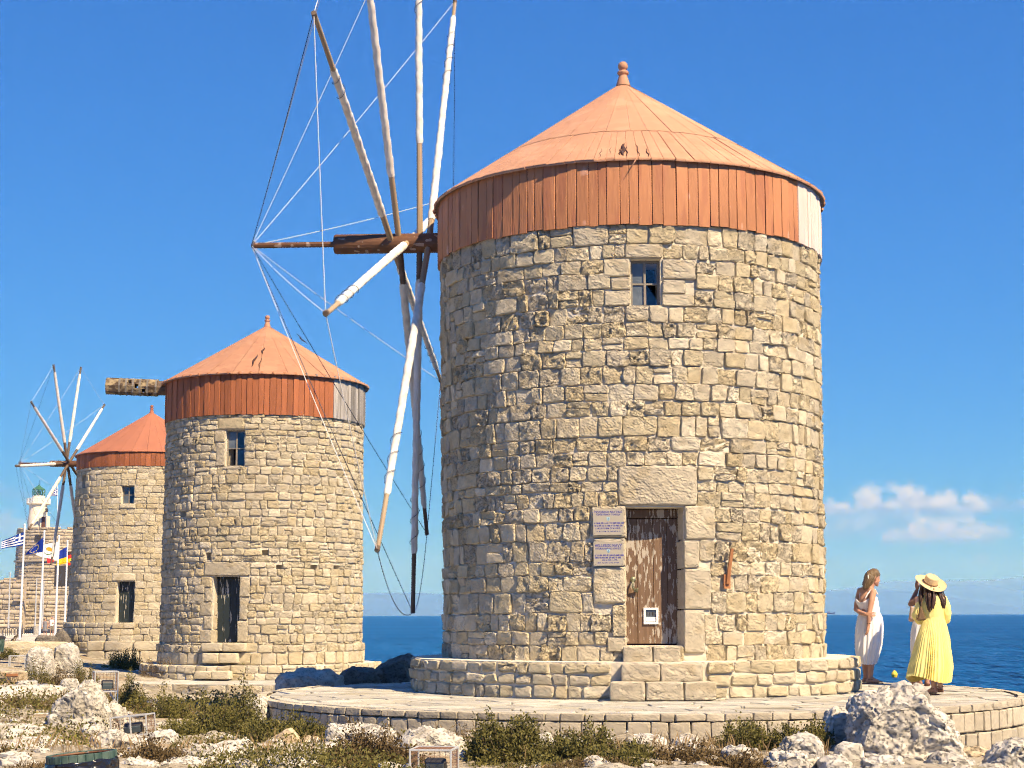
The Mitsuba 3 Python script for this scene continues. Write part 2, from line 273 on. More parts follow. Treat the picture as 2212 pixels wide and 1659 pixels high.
gy = np.unique(np.concatenate([np.linspace(6, 12, 20), np.linspace(12, 30, 250), np.linspace(30, 66, 150), np.linspace(66, 270, 70)]))
GX, GY = np.meshgrid(gx, gy, indexing='ij'); GZ = ground_z(GX, GY)
i, j = np.meshgrid(np.arange(len(gx) - 1), np.arange(len(gy) - 1), indexing='ij'); k = len(gy)
def ground_col(p, n, uv):
    a = tf(p.x * .8, p.y * .8, p.z, 4); b = tf(p.x * 7, p.y * 7, p.z * 7, 3)
    c = tm((.44, .405, .33), (.30, .265, .20), ts(.3, .7, a)) * (.55 + .65 * b)
    c = tm(c, (.27, .21, .135), .8 * ts(.52, .66, tf(p.x * 1.3 + 9, p.y * 1.3, 0., 4)))
    c = tm(c, (.19, .17, .10), .55 * ts(.62, .72, tf(p.x * 2.2 + 29, p.y * 2.2, 0., 4)))
    c = tm(c, (.46, .43, .385), ts(66., 75., p.y))                          # the paved quay beyond the mills
    return c * (1 - .4 * ts(.66, .76, tn(p.x * 30, p.y * 30, p.z * 30)))
mat('ground_rock', ground_col, .95, lambda p, n, uv: tf(p.x * 14, p.y * 14, p.z * 14, 4) - .5 * ts(.6, .7, tn(p.x * 30, p.y * 30, p.z * 30)), .05, specular=.2)
obj('ground', (np.stack([GX, GY, GZ], -1).reshape(-1, 3), np.stack([i * k + j, (i + 1) * k + j, (i + 1) * k + j + 1, i * k + j + 1], -1).reshape(-1, 4)), 'ground_rock', 'pale rocky shore of limestone shelves and dry soil', kind='structure', smooth=True)

# ---------------------------------------------------------------- the round paved terrace under the near mill
rng = np.random.default_rng(11)
TX, TY, TR = 1.6, 22.4, 4.95
def terrace_r(a): return TR * (1 + .012 * np.sin(3 * a + 1) + .010 * np.cos(2 * a))
ta = np.linspace(0, 2 * np.pi, 121)[:-1]
OUT = Polygon(np.stack([TX + terrace_r(ta) * np.cos(ta), TY + terrace_r(ta) * np.sin(ta)], 1))
tp = thing('paved_terrace', 'round paved stone terrace under the large near windmill', 'terrace')
core = trimesh.creation.extrude_polygon(OUT.buffer(-.10), 1.6, engine='earcut'); core.apply_translation([0, 0, -1.635])
obj(tp + '__bed', core, 'mortar')
def pave_col(p, n, uv):
    t = uv.x; c = tm((.28, .272, .24), (.36, .35, .305), ts(.2, .6, t)); c = tm(c, (.31, .295, .24), ts(.75, .85, t)); 
    c = c * (.60 + .5 * tf(p.x * 1.7, p.y * 1.7, 0., 4) + .34 * tf(p.x * 13, p.y * 13, 0., 3))
    return tm(c, (.25, .225, .17), .55 * ts(.56, .70, tf(p.x * 4, p.y * 4, 3., 3)))
mat('paving', pave_col, .9, lambda p, n, uv: tf(p.x * 12, p.y * 12, p.z * 12, 4), .014, specular=.25)
# irregular flagstones
pts = []
for a in np.arange(-5.4, 5.4, .52):
    for b in np.arange(-5.4, 5.4, .46): pts.append((TX + a + rng.uniform(-.19, .19) + (.26 if int(round(b / .46)) % 2 else 0), TY + b + rng.uniform(-.16, .16)))
vor = shapely.voronoi_polygons(shapely.MultiPoint(pts), extend_to=OUT.buffer(2))
hole = Point(1.68, 23.54).buffer(2.98); FL = OUT.buffer(-.16).difference(hole); pav = []
for g in vor.geoms:
    g = g.intersection(FL)
    for q in (g.geoms if hasattr(g, 'geoms') else [g]):
        q = q.buffer(-.016).simplify(.012) if q.geom_type == 'Polygon' else q
        if q.geom_type == 'Polygon' and q.area > .015: pav.append(q)
pav.sort(key=lambda q: q.centroid.y)
def flag(q):
    h = rng.uniform(-.006, .006); e = 0.012
    outer = np.array(q.exterior.coords)[:-1]; c = np.array(q.centroid.coords)[0]; n = len(outer)
    if not q.exterior.is_ccw: outer = outer[::-1]
    d = c - outer; inn = outer + d / np.linalg.norm(d, axis=1, keepdims=True) * e
    tilt = rng.uniform(-.008, .008, 2)
    def zz(P, z): return np.column_stack([P, z + (P - c) @ tilt])
    v = np.vstack([zz(outer, -.05 + 0 * outer[:, 0]), zz(outer, h - .010 + 0 * outer[:, 0]), zz(inn, h + 0 * inn[:, 0]), zz(c[None], np.array([h + rng.uniform(-.003, .004)]))])
    k = np.arange(n); r = (k + 1) % n
    f = np.vstack([np.stack([k, r, n + r], 1), np.stack([k, n + r, n + k], 1), np.stack([n + k, n + r, 2 * n + r], 1), np.stack([n + k, 2 * n + r, 2 * n + k], 1), np.stack([2 * n + k, 2 * n + r, k * 0 + 3 * n], 1)])
    return v, f
pf = [flag(q) for q in pav]
emit(tp + '__bed', 'paving_stone', pf, 'paving', rng, area=[q.area * (2.0 if q.centroid.y < 23 or q.centroid.x > 3 else .3) for q in pav], smooth=False, stuff='small_paving')
# edge: a thin coping row over upright blocks, more rows at the right where the ground drops away
def SE(u, v, o):
    a = u / TR; r = terrace_r(a) + o; return np.stack([TX + r * np.cos(a), TY + r * np.sin(a), v], -1)
rows = []
for za, zb, w0, w1, pr in [(-.075, .004, .14, .34, .012), (-.30, -.078, .17, .27, 0.0), (-.56, -.31, .2, .34, -.005), (-.85, -.57, .2, .4, -.01)]:
    a = math.radians(150)
    while a < math.radians(400):
        w = rng.uniform(w0, w1) / TR
        low = za < -.3 and not (a > math.radians(300) or a < math.radians(200))
        if not low: rows.append((a * TR, (a + w) * TR, za + rng.uniform(-.004, .004), zb, pr * .3 + rng.uniform(-.007, .007), .12 if za > -.1 else rng.uniform(0, .12)))
        a += w
edge_p = blocks(SE, rows, rng, depth=.13, n=6, m=5, rnd=.008, jit=.005, gap=.0035, wob=.4)
mat('edge_stone', lambda p, n, uv: tm((.35, .315, .245), (.44, .395, .31), uv.x) * (.7 + .3 * tf(p.x * 3, p.y * 3, p.z * 3, 3) + .3 * tf(p.x * 20, p.y * 20, p.z * 20, 2)), .92, stone_bump, .008, specular=.2)
emit(tp + '__bed', 'edge_stone', edge_p, 'edge_stone', rng, erode=np.array(rows)[:, 5], area=[-abs(r[0] / TR - math.radians(275)) for r in rows], stuff='small_edge_stones')
# ---------------------------------------------------------------- windmills
def split_courses(zs, h0, h1, rng):
    out = []
    for a, b in zip(zs[:-1], zs[1:]):
        n = max(1, int(round((b - a) / rng.uniform(h0, h1)))); w = rng.uniform(.75, 1.25, n); out += list(a + (b - a) * np.concatenate([[0], np.cumsum(w / w.sum())])[:-1])
    return out + [zs[-1]]
def masonry(u0, u1, zs, holes, w0, w1, h0, h1, rng, er=.3, small=0.1):
    """Courses of stones between u0 and u1, cut by the holes (u0 u1 z0 z1)."""
    cs = split_courses(sorted(zs), h0, h1, rng); rows = []
    for za, zb in zip(cs[:-1], cs[1:]):
        free = [(u0, u1)]
        for a, b, c, d in holes:
            if min(zb, d) - max(za, c) > .35 * (zb - za):
                free = [s for f in free for s in ((f[0], min(f[1], a)), (max(f[0], b), f[1])) if s[1] - s[0] > .05]
        rugged = np.clip(er + rng.normal(0, .12), 0, 1)
        for f0, f1 in free:
            u = f0
            while u < f1 - 1e-6:
                w = rng.uniform(w0, w1) * (1.4 if rng.random() < .12 else 1)
                if f1 - u - w < w0 * .8: w = f1 - u
                e = np.clip(rng.beta(1.2, 2.6) * 1.2 * rugged * 2, 0, 1)
                if rng.random() < small and w > w0 * 1.2 and zb - za > .16:
                    zm = za + (zb - za) * rng.uniform(.4, .6); rows += [(u, u + w, za, zm, rng.uniform(-.02, .015), e), (u, u + w, zm, zb, rng.uniform(-.02, .015), e)]
                else: rows.append((u, u + w, za + rng.uniform(-.006, .006), zb + rng.uniform(-.006, .006), rng.uniform(-.014, .02), e))
                u += w
    return rows
class Tower:
    def __init__(s, x, y, R0, rfun): s.x, s.y, s.R0, s.r = x, y, R0, rfun
    def __call__(s, u, v, o):
        a = np.asarray(u) / s.R0; r = s.r(v) + o; return np.stack([s.x + r * np.sin(a), s.y - r * np.cos(a), v + 0 * a], -1)
    def u_of(s, px, py):
        """Arc position and height of the wall point seen at this place of the photograph."""
        d = s.y - s.R0
        for _ in range(12):
            P = at(px, py, d); r = s.r(P[2]); a = math.asin(np.clip((P[0] - s.x) / r, -1, 1)); d = s.y - r * math.cos(a)
        return a * s.R0, P[2]
    def rect(s, x0, y0, x1, y1):
        (a, zt), (b, zb) = s.u_of(x0, (y0 + y1) / 2), s.u_of(x1, (y0 + y1) / 2); m = (x0 + x1) / 2
        return a, b, s.u_of(m, y1)[1], s.u_of(m, y0)[1]
    def core(s, z0, z1, back, holes, thick=.7):
        zs = np.linspace(z0, z1, 9); r = s.r(zs) - back
        prof = np.concatenate([np.stack([r, zs], 1), np.stack([r[::-1] - thick, zs[::-1]], 1)])
        m = Manifold.revolve(CrossSection([prof[::1].tolist()]), 144)
        m = m.translate([s.x, s.y, 0])
        for a, b, c, d, dep in holes:
            mid = (a + b) / 2 / s.R0; w = s.R0 * 2 * math.sin((b - a) / 2 / s.R0)
            q = Manifold.cube([w, dep + .5, d - c], True).translate([0, -(s.R0 - dep / 2 + .25) , (c + d) / 2]).rotate([0, 0, math.degrees(mid)]).translate([s.x, s.y, 0])
            m = m - q
        return man(m)
    def local(s, u):
        """Frame on the wall: origin at the axis, x along the wall, y inward; returns a function on meshes."""
        a = u / s.R0
        def put(m, r, z):
            m = m.copy(); m.apply_translation([0, -r, z]); rot_z(m, a); m.apply_translation([s.x, s.y, 0]); return m
        return put

def cap(mill, tw, r, z0, z1, n, rng, bsdf, alt=None, wid_jit=.25, proud=.006, bat=False):
    """Ring of upright boards under the roof; alt = (angle from, BSDF) for boards in another coat."""
    S = Tower(tw.x, tw.y, r, lambda v: r + 0 * np.asarray(v))
    k = lathe([[r - .02, z0 + .01], [r - .02, z1]], (0, 0, 0), 96); k.apply_translation([tw.x, tw.y, 0])
    holder = obj(mill + '__cap', k, 'dark_inside')
    w = rng.uniform(1 - wid_jit, 1 + wid_jit, n); c = np.concatenate([[0], np.cumsum(w / w.sum())]) * 2 * np.pi * r - np.pi * r
    rows = [(a, b, z0 + rng.uniform(-.012, .012), z1, rng.uniform(-proud, proud) + (.016 if bat and q % 2 else 0), 0) for q, (a, b) in enumerate(zip(c[:-1], c[1:]))]
    P = blocks(S, rows, rng, depth=.03, n=4, m=3, rnd=.006, jit=.002, gap=.0028, wob=0.12, edge=.9, freq=3)
    mids = (c[:-1] + c[1:]) / 2 / r
    for sel, bs in ([(np.ones(n, bool), bsdf)] if alt is None else [(mids < alt[0], bsdf), ((mids >= alt[0]) & (mids < alt[2]), alt[1]), (mids >= alt[2], bsdf)]):
        emit(holder, 'board', [P[q] for q in np.flatnonzero(sel)], bs, rng)
    return holder
def finial(mill, apex, s, bsdf):
    k = [[.108, -.02], [.104, .0], [.060, .145], [.058, .15], [.082, .165], [.088, .185], [.078, .205], [.045, .215], [.046, .228], [.068, .25], [.074, .285], [.070, .315], [.045, .345], [.0, .355]]
    m = lathe(np.array(k) * s, apex, 10); obj(mill + '__finial', m, bsdf, smooth=35, )
def roof(mill, tw, re, ze, apex, tiers, n, rng, bsdf, broken=()):
    """Cone of tapering boards: tiers = [(v0, v1, lift)], v from 0 at the eave to 1 at the apex."""
    ax, ay, za = apex
    def S(u, v, o):
        a = np.asarray(u); r = re * (1 - v) + .55 * o; f = np.clip(v, 0, 1)
        return np.stack([tw.x + (ax - tw.x) * f + r * np.sin(a), tw.y + (ay - tw.y) * f - r * np.cos(a), ze + (za - ze) * v + .85 * o], -1)
    u = np.linspace(-np.pi, np.pi, 145)[:-1]; under = trimesh.creation.cone(re - .03, za - ze - .03, sections=96); under.apply_translation([tw.x, tw.y, ze - .004])
    holder = obj(mill + '__roof', under, 'dark_pole_wood')
    for v0, v1, lift, nn in tiers:
        w = rng.uniform(.7, 1.3, nn); c = np.concatenate([[0], np.cumsum(w / w.sum())]) * 2 * np.pi - np.pi
        rows = []
        for a, b in zip(c[:-1], c[1:]):
            if v0 <= .002 and any(abs((a + b) / 2 - q) < .022 for q in broken): rows.append((a, b, .09, v1, lift - .012, 0)); continue
            rows.append((a, b, v0 - (rng.uniform(-.004, .005) if v0 == .002 else 0), v1, lift + rng.uniform(-.004, .004) * (v0 == .002), 0))
        R = np.array(rows); g = .0004 if v0 == .002 else (.0004 if v0 == 0 else 0)
        P = blocks(S, R, rng, depth=.028, n=4, m=6, rnd=.0016 if v0 == .002 else .0006, jit=0.0, gap=g, wob=0.02, edge=.93, freq=2)
        emit(holder, 'roof_board', P, bsdf, rng, stuff='small_boards')
    return holder
def bake_uv(v, f, bsdf_key, t=.5): return dict(uv=np.tile([t, 0.], (len(v), 1)))
def solid(key, m, bsdf, t=None, e=0., smooth=False, rng=None, **k):
    m = m if isinstance(m, trimesh.Trimesh) else tri(*m)
    return obj(key, (m.vertices, m.faces), bsdf, smooth=smooth, uv=np.tile([.5 if t is None else t, e], (len(m.vertices), 1)), **k)
def stone_block(S, u0, u1, z0, z1, proud, rng, depth=.35, e=.03, rnd=.02, fine=True): return blocks(S, [(u0, u1, z0, z1, proud, e)], rng, depth=depth, n=11 if fine else 7, m=10 if fine else 6, rnd=rnd, jit=.006, gap=.004, wob=.35, freq=4)[0]
def plank_door(mill, tw, rect, recess, bsdf, frame_bsdf, n, rng, transom=.12, key='door'):
    a, b, z0, z1 = rect; u = (a + b) / 2; put = tw.local(u); w = b - a; r = tw.r((z0 + z1) / 2) * math.cos(w / 2 / tw.R0)
    D = solid(f'{mill}__{key}', put(boxm(-w / 2, w / 2, -.02, .03, 0, z1 - z0), r - recess - .05, z0), 'dark_inside')
    ws = rng.uniform(.8, 1.2, n); c = -w / 2 + .02 + (w - .04) * np.concatenate([[0], np.cumsum(ws / ws.sum())]); hh = z1 - z0 - transom
    for p, q in zip(c[:-1], c[1:]):
        m = bevel_box(q - p - .004, .035, hh - .02, .004); m.apply_translation([(p + q) / 2, rng.uniform(-.003, .003), hh / 2 + .01]); solid(D + '__plank', put(m, r - recess, z0), bsdf, rng.uniform(), smooth=False)
    if transom > .05:
        m = bevel_box(w - .01, .06, transom - .02, .006); m.apply_translation([0, -.01, hh + transom / 2]); solid(D + '__transom', put(m, r - recess, z0), bsdf, .2)
    return D, put, r - recess, w, z0

# ================================================================ the near mill
rng = np.random.default_rng(21)
tw = Tower(1.681, 23.536, 2.70, lambda v: 2.625 + .075 * np.clip(np.asarray(v) / 5.9, 0, 1.2))
M = thing('windmill', 'large nearest round stone windmill with terracotta cap and long bare sail poles', 'windmill', 'stone windmills on the shore')
door = tw.rect(1353, 1095, 1478, 1395); win = tw.rect(1363, 558, 1427, 660)
lint = tw.rect(1335, 1006, 1507, 1092)
jambs = [tw.rect(1479, 1093, 1546, 1166), tw.rect(1477, 1167, 1511, 1227), tw.rect(1477, 1228, 1536, 1316), tw.rect(1477, 1317, 1523, 1412), tw.rect(1276, 1094, 1352, 1162), tw.rect(1281, 1163, 1351, 1223), tw.rect(1280, 1224, 1352, 1305), tw.rect(1322, 1306, 1353, 1376), tw.rect(1312, 1377, 1353, 1408)]
wins = [tw.rect(1349, 527, 1432, 557), tw.rect(1303, 559, 1361, 598), tw.rect(1319, 599, 1362, 626), tw.rect(1304, 627, 1362, 661), tw.rect(1430, 560, 1503, 603), tw.rect(1430, 604, 1482, 635), tw.rect(1430, 636, 1500, 661)]
special = [lint] + jambs + wins
holes = [door, win] + special
Z0, Z1 = .36, 5.99
core = tw.core(Z0 - .5, Z1, .032, [door + (1.2,), win + (1.2,)])
W = solid(M + '__wall', core, 'mortar', smooth=False)
rows = masonry(-1.95 * 2.7, 1.95 * 2.7, [Z0, door[2], door[3], lint[3], win[2], win[3], wins[0][3], Z1], holes, .15, .335, .175, .215, rng, .52)
R = np.array(rows); 
big = [q for q in range(len(R))]
P = blocks(tw, R, rng, depth=.10, n=12, m=10, rnd=.012, jit=.012, gap=.0045)
vis = (R[:, 1] - R[:, 0]) * (R[:, 3] - R[:, 2]) * np.clip(np.cos(R[:, 0] / 2.7 + .07), .01, 1)
tone = rng.uniform(0, 1, len(R)); tone = np.where(R[:, 5] > .6, rng.uniform(.6, .85, len(R)), tone)
emit(W, 'stone', P, 'stone', rng, area=vis, tone=tone, erode=R[:, 5])
for q, s in enumerate(special):
    v = stone_block(tw, s[0], s[1], s[2], s[3], .016 if q < 10 else .012, rng, depth=.34, e=.22 if q in (1, ) else (.5 if q in (7, 8) else .05), rnd=.018)
    solid(W + '__dressed_stone', v, 'stone', [.62, .5, .62, .66, .55, .6, .62, .5, .75, .5, .6, .3, .5, .5, .6, .62, .5][q % 17], e=.6 if q in (8,) else .1, smooth=True)
# door with peeling brown paint, knocker, meter box
D, put, rr, dw, dz = plank_door(M, tw, door, .34, 'door_brown', 'door_brown', 4, rng, .13)
labels[D] = {'label': 'weathered brown plank door with peeling paint'}
mat('old_brass', lambda p, n, uv: tm((.16, .17, .11), (.30, .31, .22), tf(p.x * 60, p.y * 60, p.z * 60, 2)), .45, metallic=.6)
ku, kz = tw.u_of(1373, 1254); kx = ku - (door[0] + door[1]) / 2; kz -= dz
rose = lathe([[0, .022], [.028, .018], [.036, .006], [.037, 0]], sides=14); rose.apply_transform(trimesh.transformations.rotation_matrix(math.pi / 2, [1, 0, 0])); rose.apply_translation([kx + .01, -.018, kz + .02])
arm = tube([[kx + .005, -.04, kz + .02], [kx, -.085, kz - .01], [kx - .005, -.10, kz - .06], [kx + .01, -.085, kz - .10], [kx + .045, -.06, kz - .115], [kx + .07, -.035, kz - .09]], [.012, .012, .013, .016, .016, .010], 7)
fing = [tube([[kx + .015 + .012 * q, -.085, kz - .10], [kx + .02 + .013 * q, -.075, kz - .135 - .004 * q], [kx + .026 + .012 * q, -.045, kz - .125]], .006, 5) for q in range(4)]
solid(D + '__knocker', put(cat_mesh([rose, arm] + fing), rr, dz), 'old_brass', smooth=True)
mu = (tw.u_of(1413, 1331)[0] - (door[0] + door[1]) / 2); mz = tw.u_of(1413, 1331)[1] - dz
fr = [boxm(mu - .092, mu + .092, -.045, -.017, mz + .078, mz + .105), boxm(mu - .092, mu + .092, -.045, -.017, mz - .10, mz - .072), boxm(mu - .092, mu - .066, -.043, -.017, mz - .072, mz + .078), boxm(mu + .066, mu + .092, -.043, -.017, mz - .072, mz + .078)]
bx = solid(D + '__meter_box', put(cat_mesh(fr), rr, dz), 'white_paint'); labels[bx] = {'label': 'small white meter box window low on the door'}
solid(bx + '__meter', put(boxm(mu - .066, mu + .066, -.022, -.017, mz - .072, mz + .078), rr, dz), 'dusty_pane')
tick = [boxm(mu - .055 + .018 * q, mu - .055 + .018 * q + rng.uniform(.004, .011), -.026, -.0225, mz + .005, mz + .05) for q in range(6)]
solid(bx + '__meter_dial', put(cat_mesh(tick), rr, dz), 'dark_inside')
solid(bx + '__meter_card', put(boxm(mu - .062, mu + .062, -.026, -.0225, mz - .066, mz - .012), rr, dz), 'white_paint')
# window
def small_window(mill, tw, rect, recess, broken=None, bars=1, dusty=(), key='window', glass='pane_glass', fw=.03):
    a, b, z0, z1 = rect; u = (a + b) / 2; put = tw.local(u); w, h = b - a, z1 - z0; r = tw.r((z0 + z1) / 2) * math.cos(w / 2 / tw.R0) - recess
    fr = [boxm(-w / 2, -w / 2 + fw, -.02, .03, 0, h), boxm(w / 2 - fw, w / 2, -.02, .03, 0, h), boxm(-w / 2 + fw, w / 2 - fw, -.018, .03, 0, fw), boxm(-w / 2 + fw, w / 2 - fw, -.018, .03, h - fw, h), boxm(-fw / 2, fw / 2, -.022, .02, fw, h - fw)]
    fr += [boxm(-w / 2 + fw, w / 2 - fw, -.015, .02, h * q / (bars + 1) - .011, h * q / (bars + 1) + .011) for q in range(1, bars + 1)]
    K = solid(f'{mill}__{key}', put(cat_mesh(fr), r, z0), 'window_wood')
    n = 0
    for row in range(bars + 1):
        for s in (-1, 1):
            n += 1
            if broken == n: continue
            x0, x1 = (-w / 2 + fw, -fw / 2) if s < 0 else (fw / 2, w / 2 - fw); y0, y1 = h * row / (bars + 1) + .011, h * (row + 1) / (bars + 1) - .011
            p = [[x0, .004, y0], [x1, .004, y0], [x1, .004, y1], [x0, .004, y1]]
            if broken == -n: p = [[x0, .004, y0], [x1, .004, y0], [x1, .004, y0 + (y1 - y0) * .32], [x0 + (x1 - x0) * .55, .004, y0 + (y1 - y0) * .62], [x0 + (x1 - x0) * .12, .004, y1 - .01], [x0, .004, y1]]
            f = [[0, q, q + 1] for q in range(1, len(p) - 1)]
            solid(K + '__pane', put(tri(p, f), r, z0), 'dusty_pane' if n in dusty else glass)
    return K
small_window(M, tw, win, .16, broken=-2, dusty=(1, 3))
# low round plinth with its steps
pl = Tower(1.681, 23.536, 3.09, lambda v: 3.09 + 0 * np.asarray(v))
PB = solid(M + '__plinth', lathe([[0, .445], [3.06, .445], [3.06, -.03]], (1.681, 23.536, 0), 120), 'mortar')
ins = [tw.rect(1344, 1396, 1480, 1432), tw.rect(1340, 1432, 1516, 1470), tw.rect(1320, 1470, 1530, 1510)]
st_u = [tuple(np.array(pl.u_of(x, 1460)[0] for x in (0,))) if False else (pl.u_of(a, 1480)[0], pl.u_of(b, 1480)[0]) for a, b in ((1344, 1480), (1340, 1516), (1320, 1530))]
rows = []
rows += masonry(-1.95 * 3.09, st_u[2][0], [0.0, .16, .30, .44], [], .14, .34, .12, .16, rng, .35, .02)
rows += masonry(st_u[2][1], 1.95 * 3.09, [0.0, .15, .30, .45], [], .17, .38, .14, .16, rng, .12, .0)
R = np.array(rows)
P = blocks(pl, R, rng, depth=.12, n=9, m=7, rnd=.018, jit=.014, gap=.009)
emit(PB, 'stone', P, 'stone', rng, area=(R[:, 1] - R[:, 0]) * np.cos(R[:, 0] / 3.09), erode=R[:, 5])
ST = solid(M + '__steps', boxm(1.50, 2.05, 20.5, 21.0, -.03, .40), 'mortar')
def step_row(u0, u1, z0, z1, r, parts):
    S = Tower(1.681, 23.536, r, lambda v: r + 0 * np.asarray(v)); c = np.linspace(u0, u1, parts + 1) + np.concatenate([[0], rng.uniform(-.04, .04, parts - 1), [0]])
    for a, b in zip(c[:-1], c[1:]):
        v = stone_block(S, a, b, z0, z1, 0.0, rng, depth=.45, e=.12, rnd=.022); solid(ST + '__step', v, 'stone', rng.choice([.62, .66, .55, .72]), e=.2, smooth=True)
for (ua, ub), za, zb, rs, nn in ((st_u[0], .425, .632, 2.95, 2), (st_u[1], .218, .430, 3.2, 2), (st_u[2], .0, .226, 3.45, 3)): step_row(ua * rs / 3.09 * .985, ub * rs / 3.09 * .985, za, zb, rs, nn)
# cap, roof, finial
cap(M, tw, 2.745, 5.95, 6.83, 118, rng, 'terracotta_paint', alt=(math.radians(52.5), 'primer_paint', math.radians(120)))
APX = (1.637, 23.536, 8.72)
RF = roof(M, tw, 2.815, 6.80, APX, [(.002, .335, .006, 120), (.332, .985, .004, 40)], 0, rng, 'roof_paint')
mat('roof_tear', lambda p, n, uv: mi.Color3f(.06, .03, .025), .9)
def on_cone(tw_, px, py, re_, ze_, za_, d):
    for _ in range(25):
        Q = at(px, py, d); v = np.clip((Q[2] - ze_) / (za_ - ze_), 0, 1); r = re_ * (1 - v); d = tw_.y - math.sqrt(max(r * r - (Q[0] - tw_.x) ** 2, 1e-4))
    return Q
for a_, b_, w_ in (((1347, 312), (1345, 337), .030), ((1341, 322), (1338, 336), .012), ((1352, 318), (1355, 338), .010), ((1320, 316), (1316, 340), .006), ((1375, 314), (1381, 339), .007), ((1395, 322), (1402, 340), .009), ((1300, 322), (1294, 343), .005)):
    A, B = [on_cone(tw, *q, 2.815, 6.80, 8.72, 21.0) + np.array([0, -.004, .006]) for q in (a_, b_)]; t = np.linspace(0, 1, 9); C = A + (B - A) * t[:, None] + np.stack([.010 * np.sin(t * 11 + a_[0]), 0 * t, 0 * t], 1)
    solid(RF + '__tear', tube(C, w_ * np.clip(np.sin(np.pi * np.clip(t * .8 + .1, 0, 1)), .2, 1), 6), 'roof_tear')
sp = tube([at(1378, 337, 20.75), at(1371, 349, 20.70), at(1366, 357, 20.68)], [.008, .007, .003], 5); solid(RF + '__splinter', sp, 'roof_paint')
finial(M, (APX[0], APX[1], APX[2] - .035), 1.0, 'roof_paint')
# rusty bracket on the wall, right of the door
bu, bz = tw.u_of(1566, 1232); put = tw.local(bu); rw = tw.r(bz)
br = [boxm(-.045, .045, -.02, .0, -.23, -.05), tube([[.0, -.03, -.17], [.015, -.05, .02], [.055, -.06, .27]], [.028, .026, .022], 6)]
solid(M + '__wall__bracket', put(cat_mesh(br), rw + .035, bz), 'bracket_rust')
# two acrylic plaques screwed to the wall
mat('plaque_sheet', (.43, .39, .30), .25, specular=.5); mat('plaque_blue', (.055, .05, .30), .5); mat('plaque_crest', (.33, .52, .58), .5)
def plaque(px, lines, label, emblem):
    a, b, z0, z1 = tw.rect(*px); u = (a + b) / 2; put = tw.local(u); w, h = b - a, z1 - z0; r = tw.r((z0 + z1) / 2) + .036
    K = thing('information_plaque', label, 'plaque')
    solid(K + '__sheet', put(boxm(-w / 2, w / 2, -.004, .004, 0, h), r, z0), 'plaque_sheet')
    txt = []
    for s, hh, yc, wd in lines:
        if s:
            m = meshkit.text_mesh(s, hh, .0015, bold=True); k = wd * w / m.extents[0]; m.apply_scale([k, 1, 1]); m.apply_translation([-m.bounds.mean(0)[0], yc * h - hh / 2, 0]); m.apply_transform(trimesh.transformations.rotation_matrix(math.pi / 2, [1, 0, 0])); m.apply_translation([0, -.0055, 0])
            txt.append(m)
        else:                                                    # a line of small print: word-long runs of short strokes
            x = -wd * w / 2
            while x < wd * w / 2:
                L = rng.uniform(.012, .05); n = max(1, int(L / .0065))
                txt += [boxm(x + q * .0065, x + q * .0065 + .0045, -.0068, -.0052, yc * h - hh / 2, yc * h + hh / 2 * rng.uniform(.6, 1)) for q in range(n)]; x += L + .008
    solid(K + '__lettering', put(cat_mesh(txt), r, z0), 'plaque_blue')
    if emblem:
        sh = [(-.020, .022), (.020, .022), (.020, -.004), (.012, -.020), (0, -.028), (-.012, -.020), (-.020, -.004)]
        m = trimesh.creation.extrude_polygon(Polygon(sh), .002, engine='earcut'); m.apply_transform(trimesh.transformations.rotation_matrix(math.pi / 2, [1, 0, 0])); m.apply_translation([0, -.0045, .62 * h]); E_ = solid(K + '__emblem', put(m, r, z0), 'plaque_crest')
        an = cat_mesh([tube([[0, -.008, .62 * h + .012], [0, -.008, .62 * h - .016]], .0018, 5), tube([[-.011, -.008, .62 * h - .006], [-.006, -.008, .62 * h - .015], [0, -.008, .62 * h - .018], [.006, -.008, .62 * h - .015], [.011, -.008, .62 * h - .006]], .0018, 5), tube([[-.007, -.008, .62 * h + .006], [.007, -.008, .62 * h + .006]], .0018, 5)])
        solid(E_ + '__anchor', put(an, r, z0), 'plaque_blue')
    sc = [lathe([[0, .003], [.004, .002], [.005, 0]], sides=8) for _ in range(4)]
    for m, (sx, sz) in zip(sc, ((-1, .06), (1, .06), (-1, .94), (1, .94))):
        m.apply_transform(trimesh.transformations.rotation_matrix(math.pi / 2, [1, 0, 0])); m.apply_translation([sx * (w / 2 - .018), -.004, sz * h]); solid(K + '__screw', put(m, r, z0), 'rust_iron')
plaque((1283, 1100, 1347, 1156), [('ΠΟΛΕΜΙΚΟ ΝΑΥΤΙΚΟ', .027, .885, .90), ('ΥΔΡΟΓΡΑΦΙΚΗ ΥΠΗΡΕΣΙΑ', .019, .785, .80), ('', .022, .46, .92), ('', .022, .36, .90), ('', .022, .26, .84), ('', .013, .14, .76)], 'upper clear plaque with blue Greek lettering left of the brown door', True)
plaque((1284, 1171, 1347, 1222), [('HELLENIC NAVY', .034, .85, .90), ('HYDROGRAPHIC SERVICE', .021, .72, .86), ('', .022, .44, .92), ('', .022, .34, .90), ('', .017, .24, .42), ('', .013, .12, .74)], 'lower clear plaque with blue English lettering left of the brown door', True)

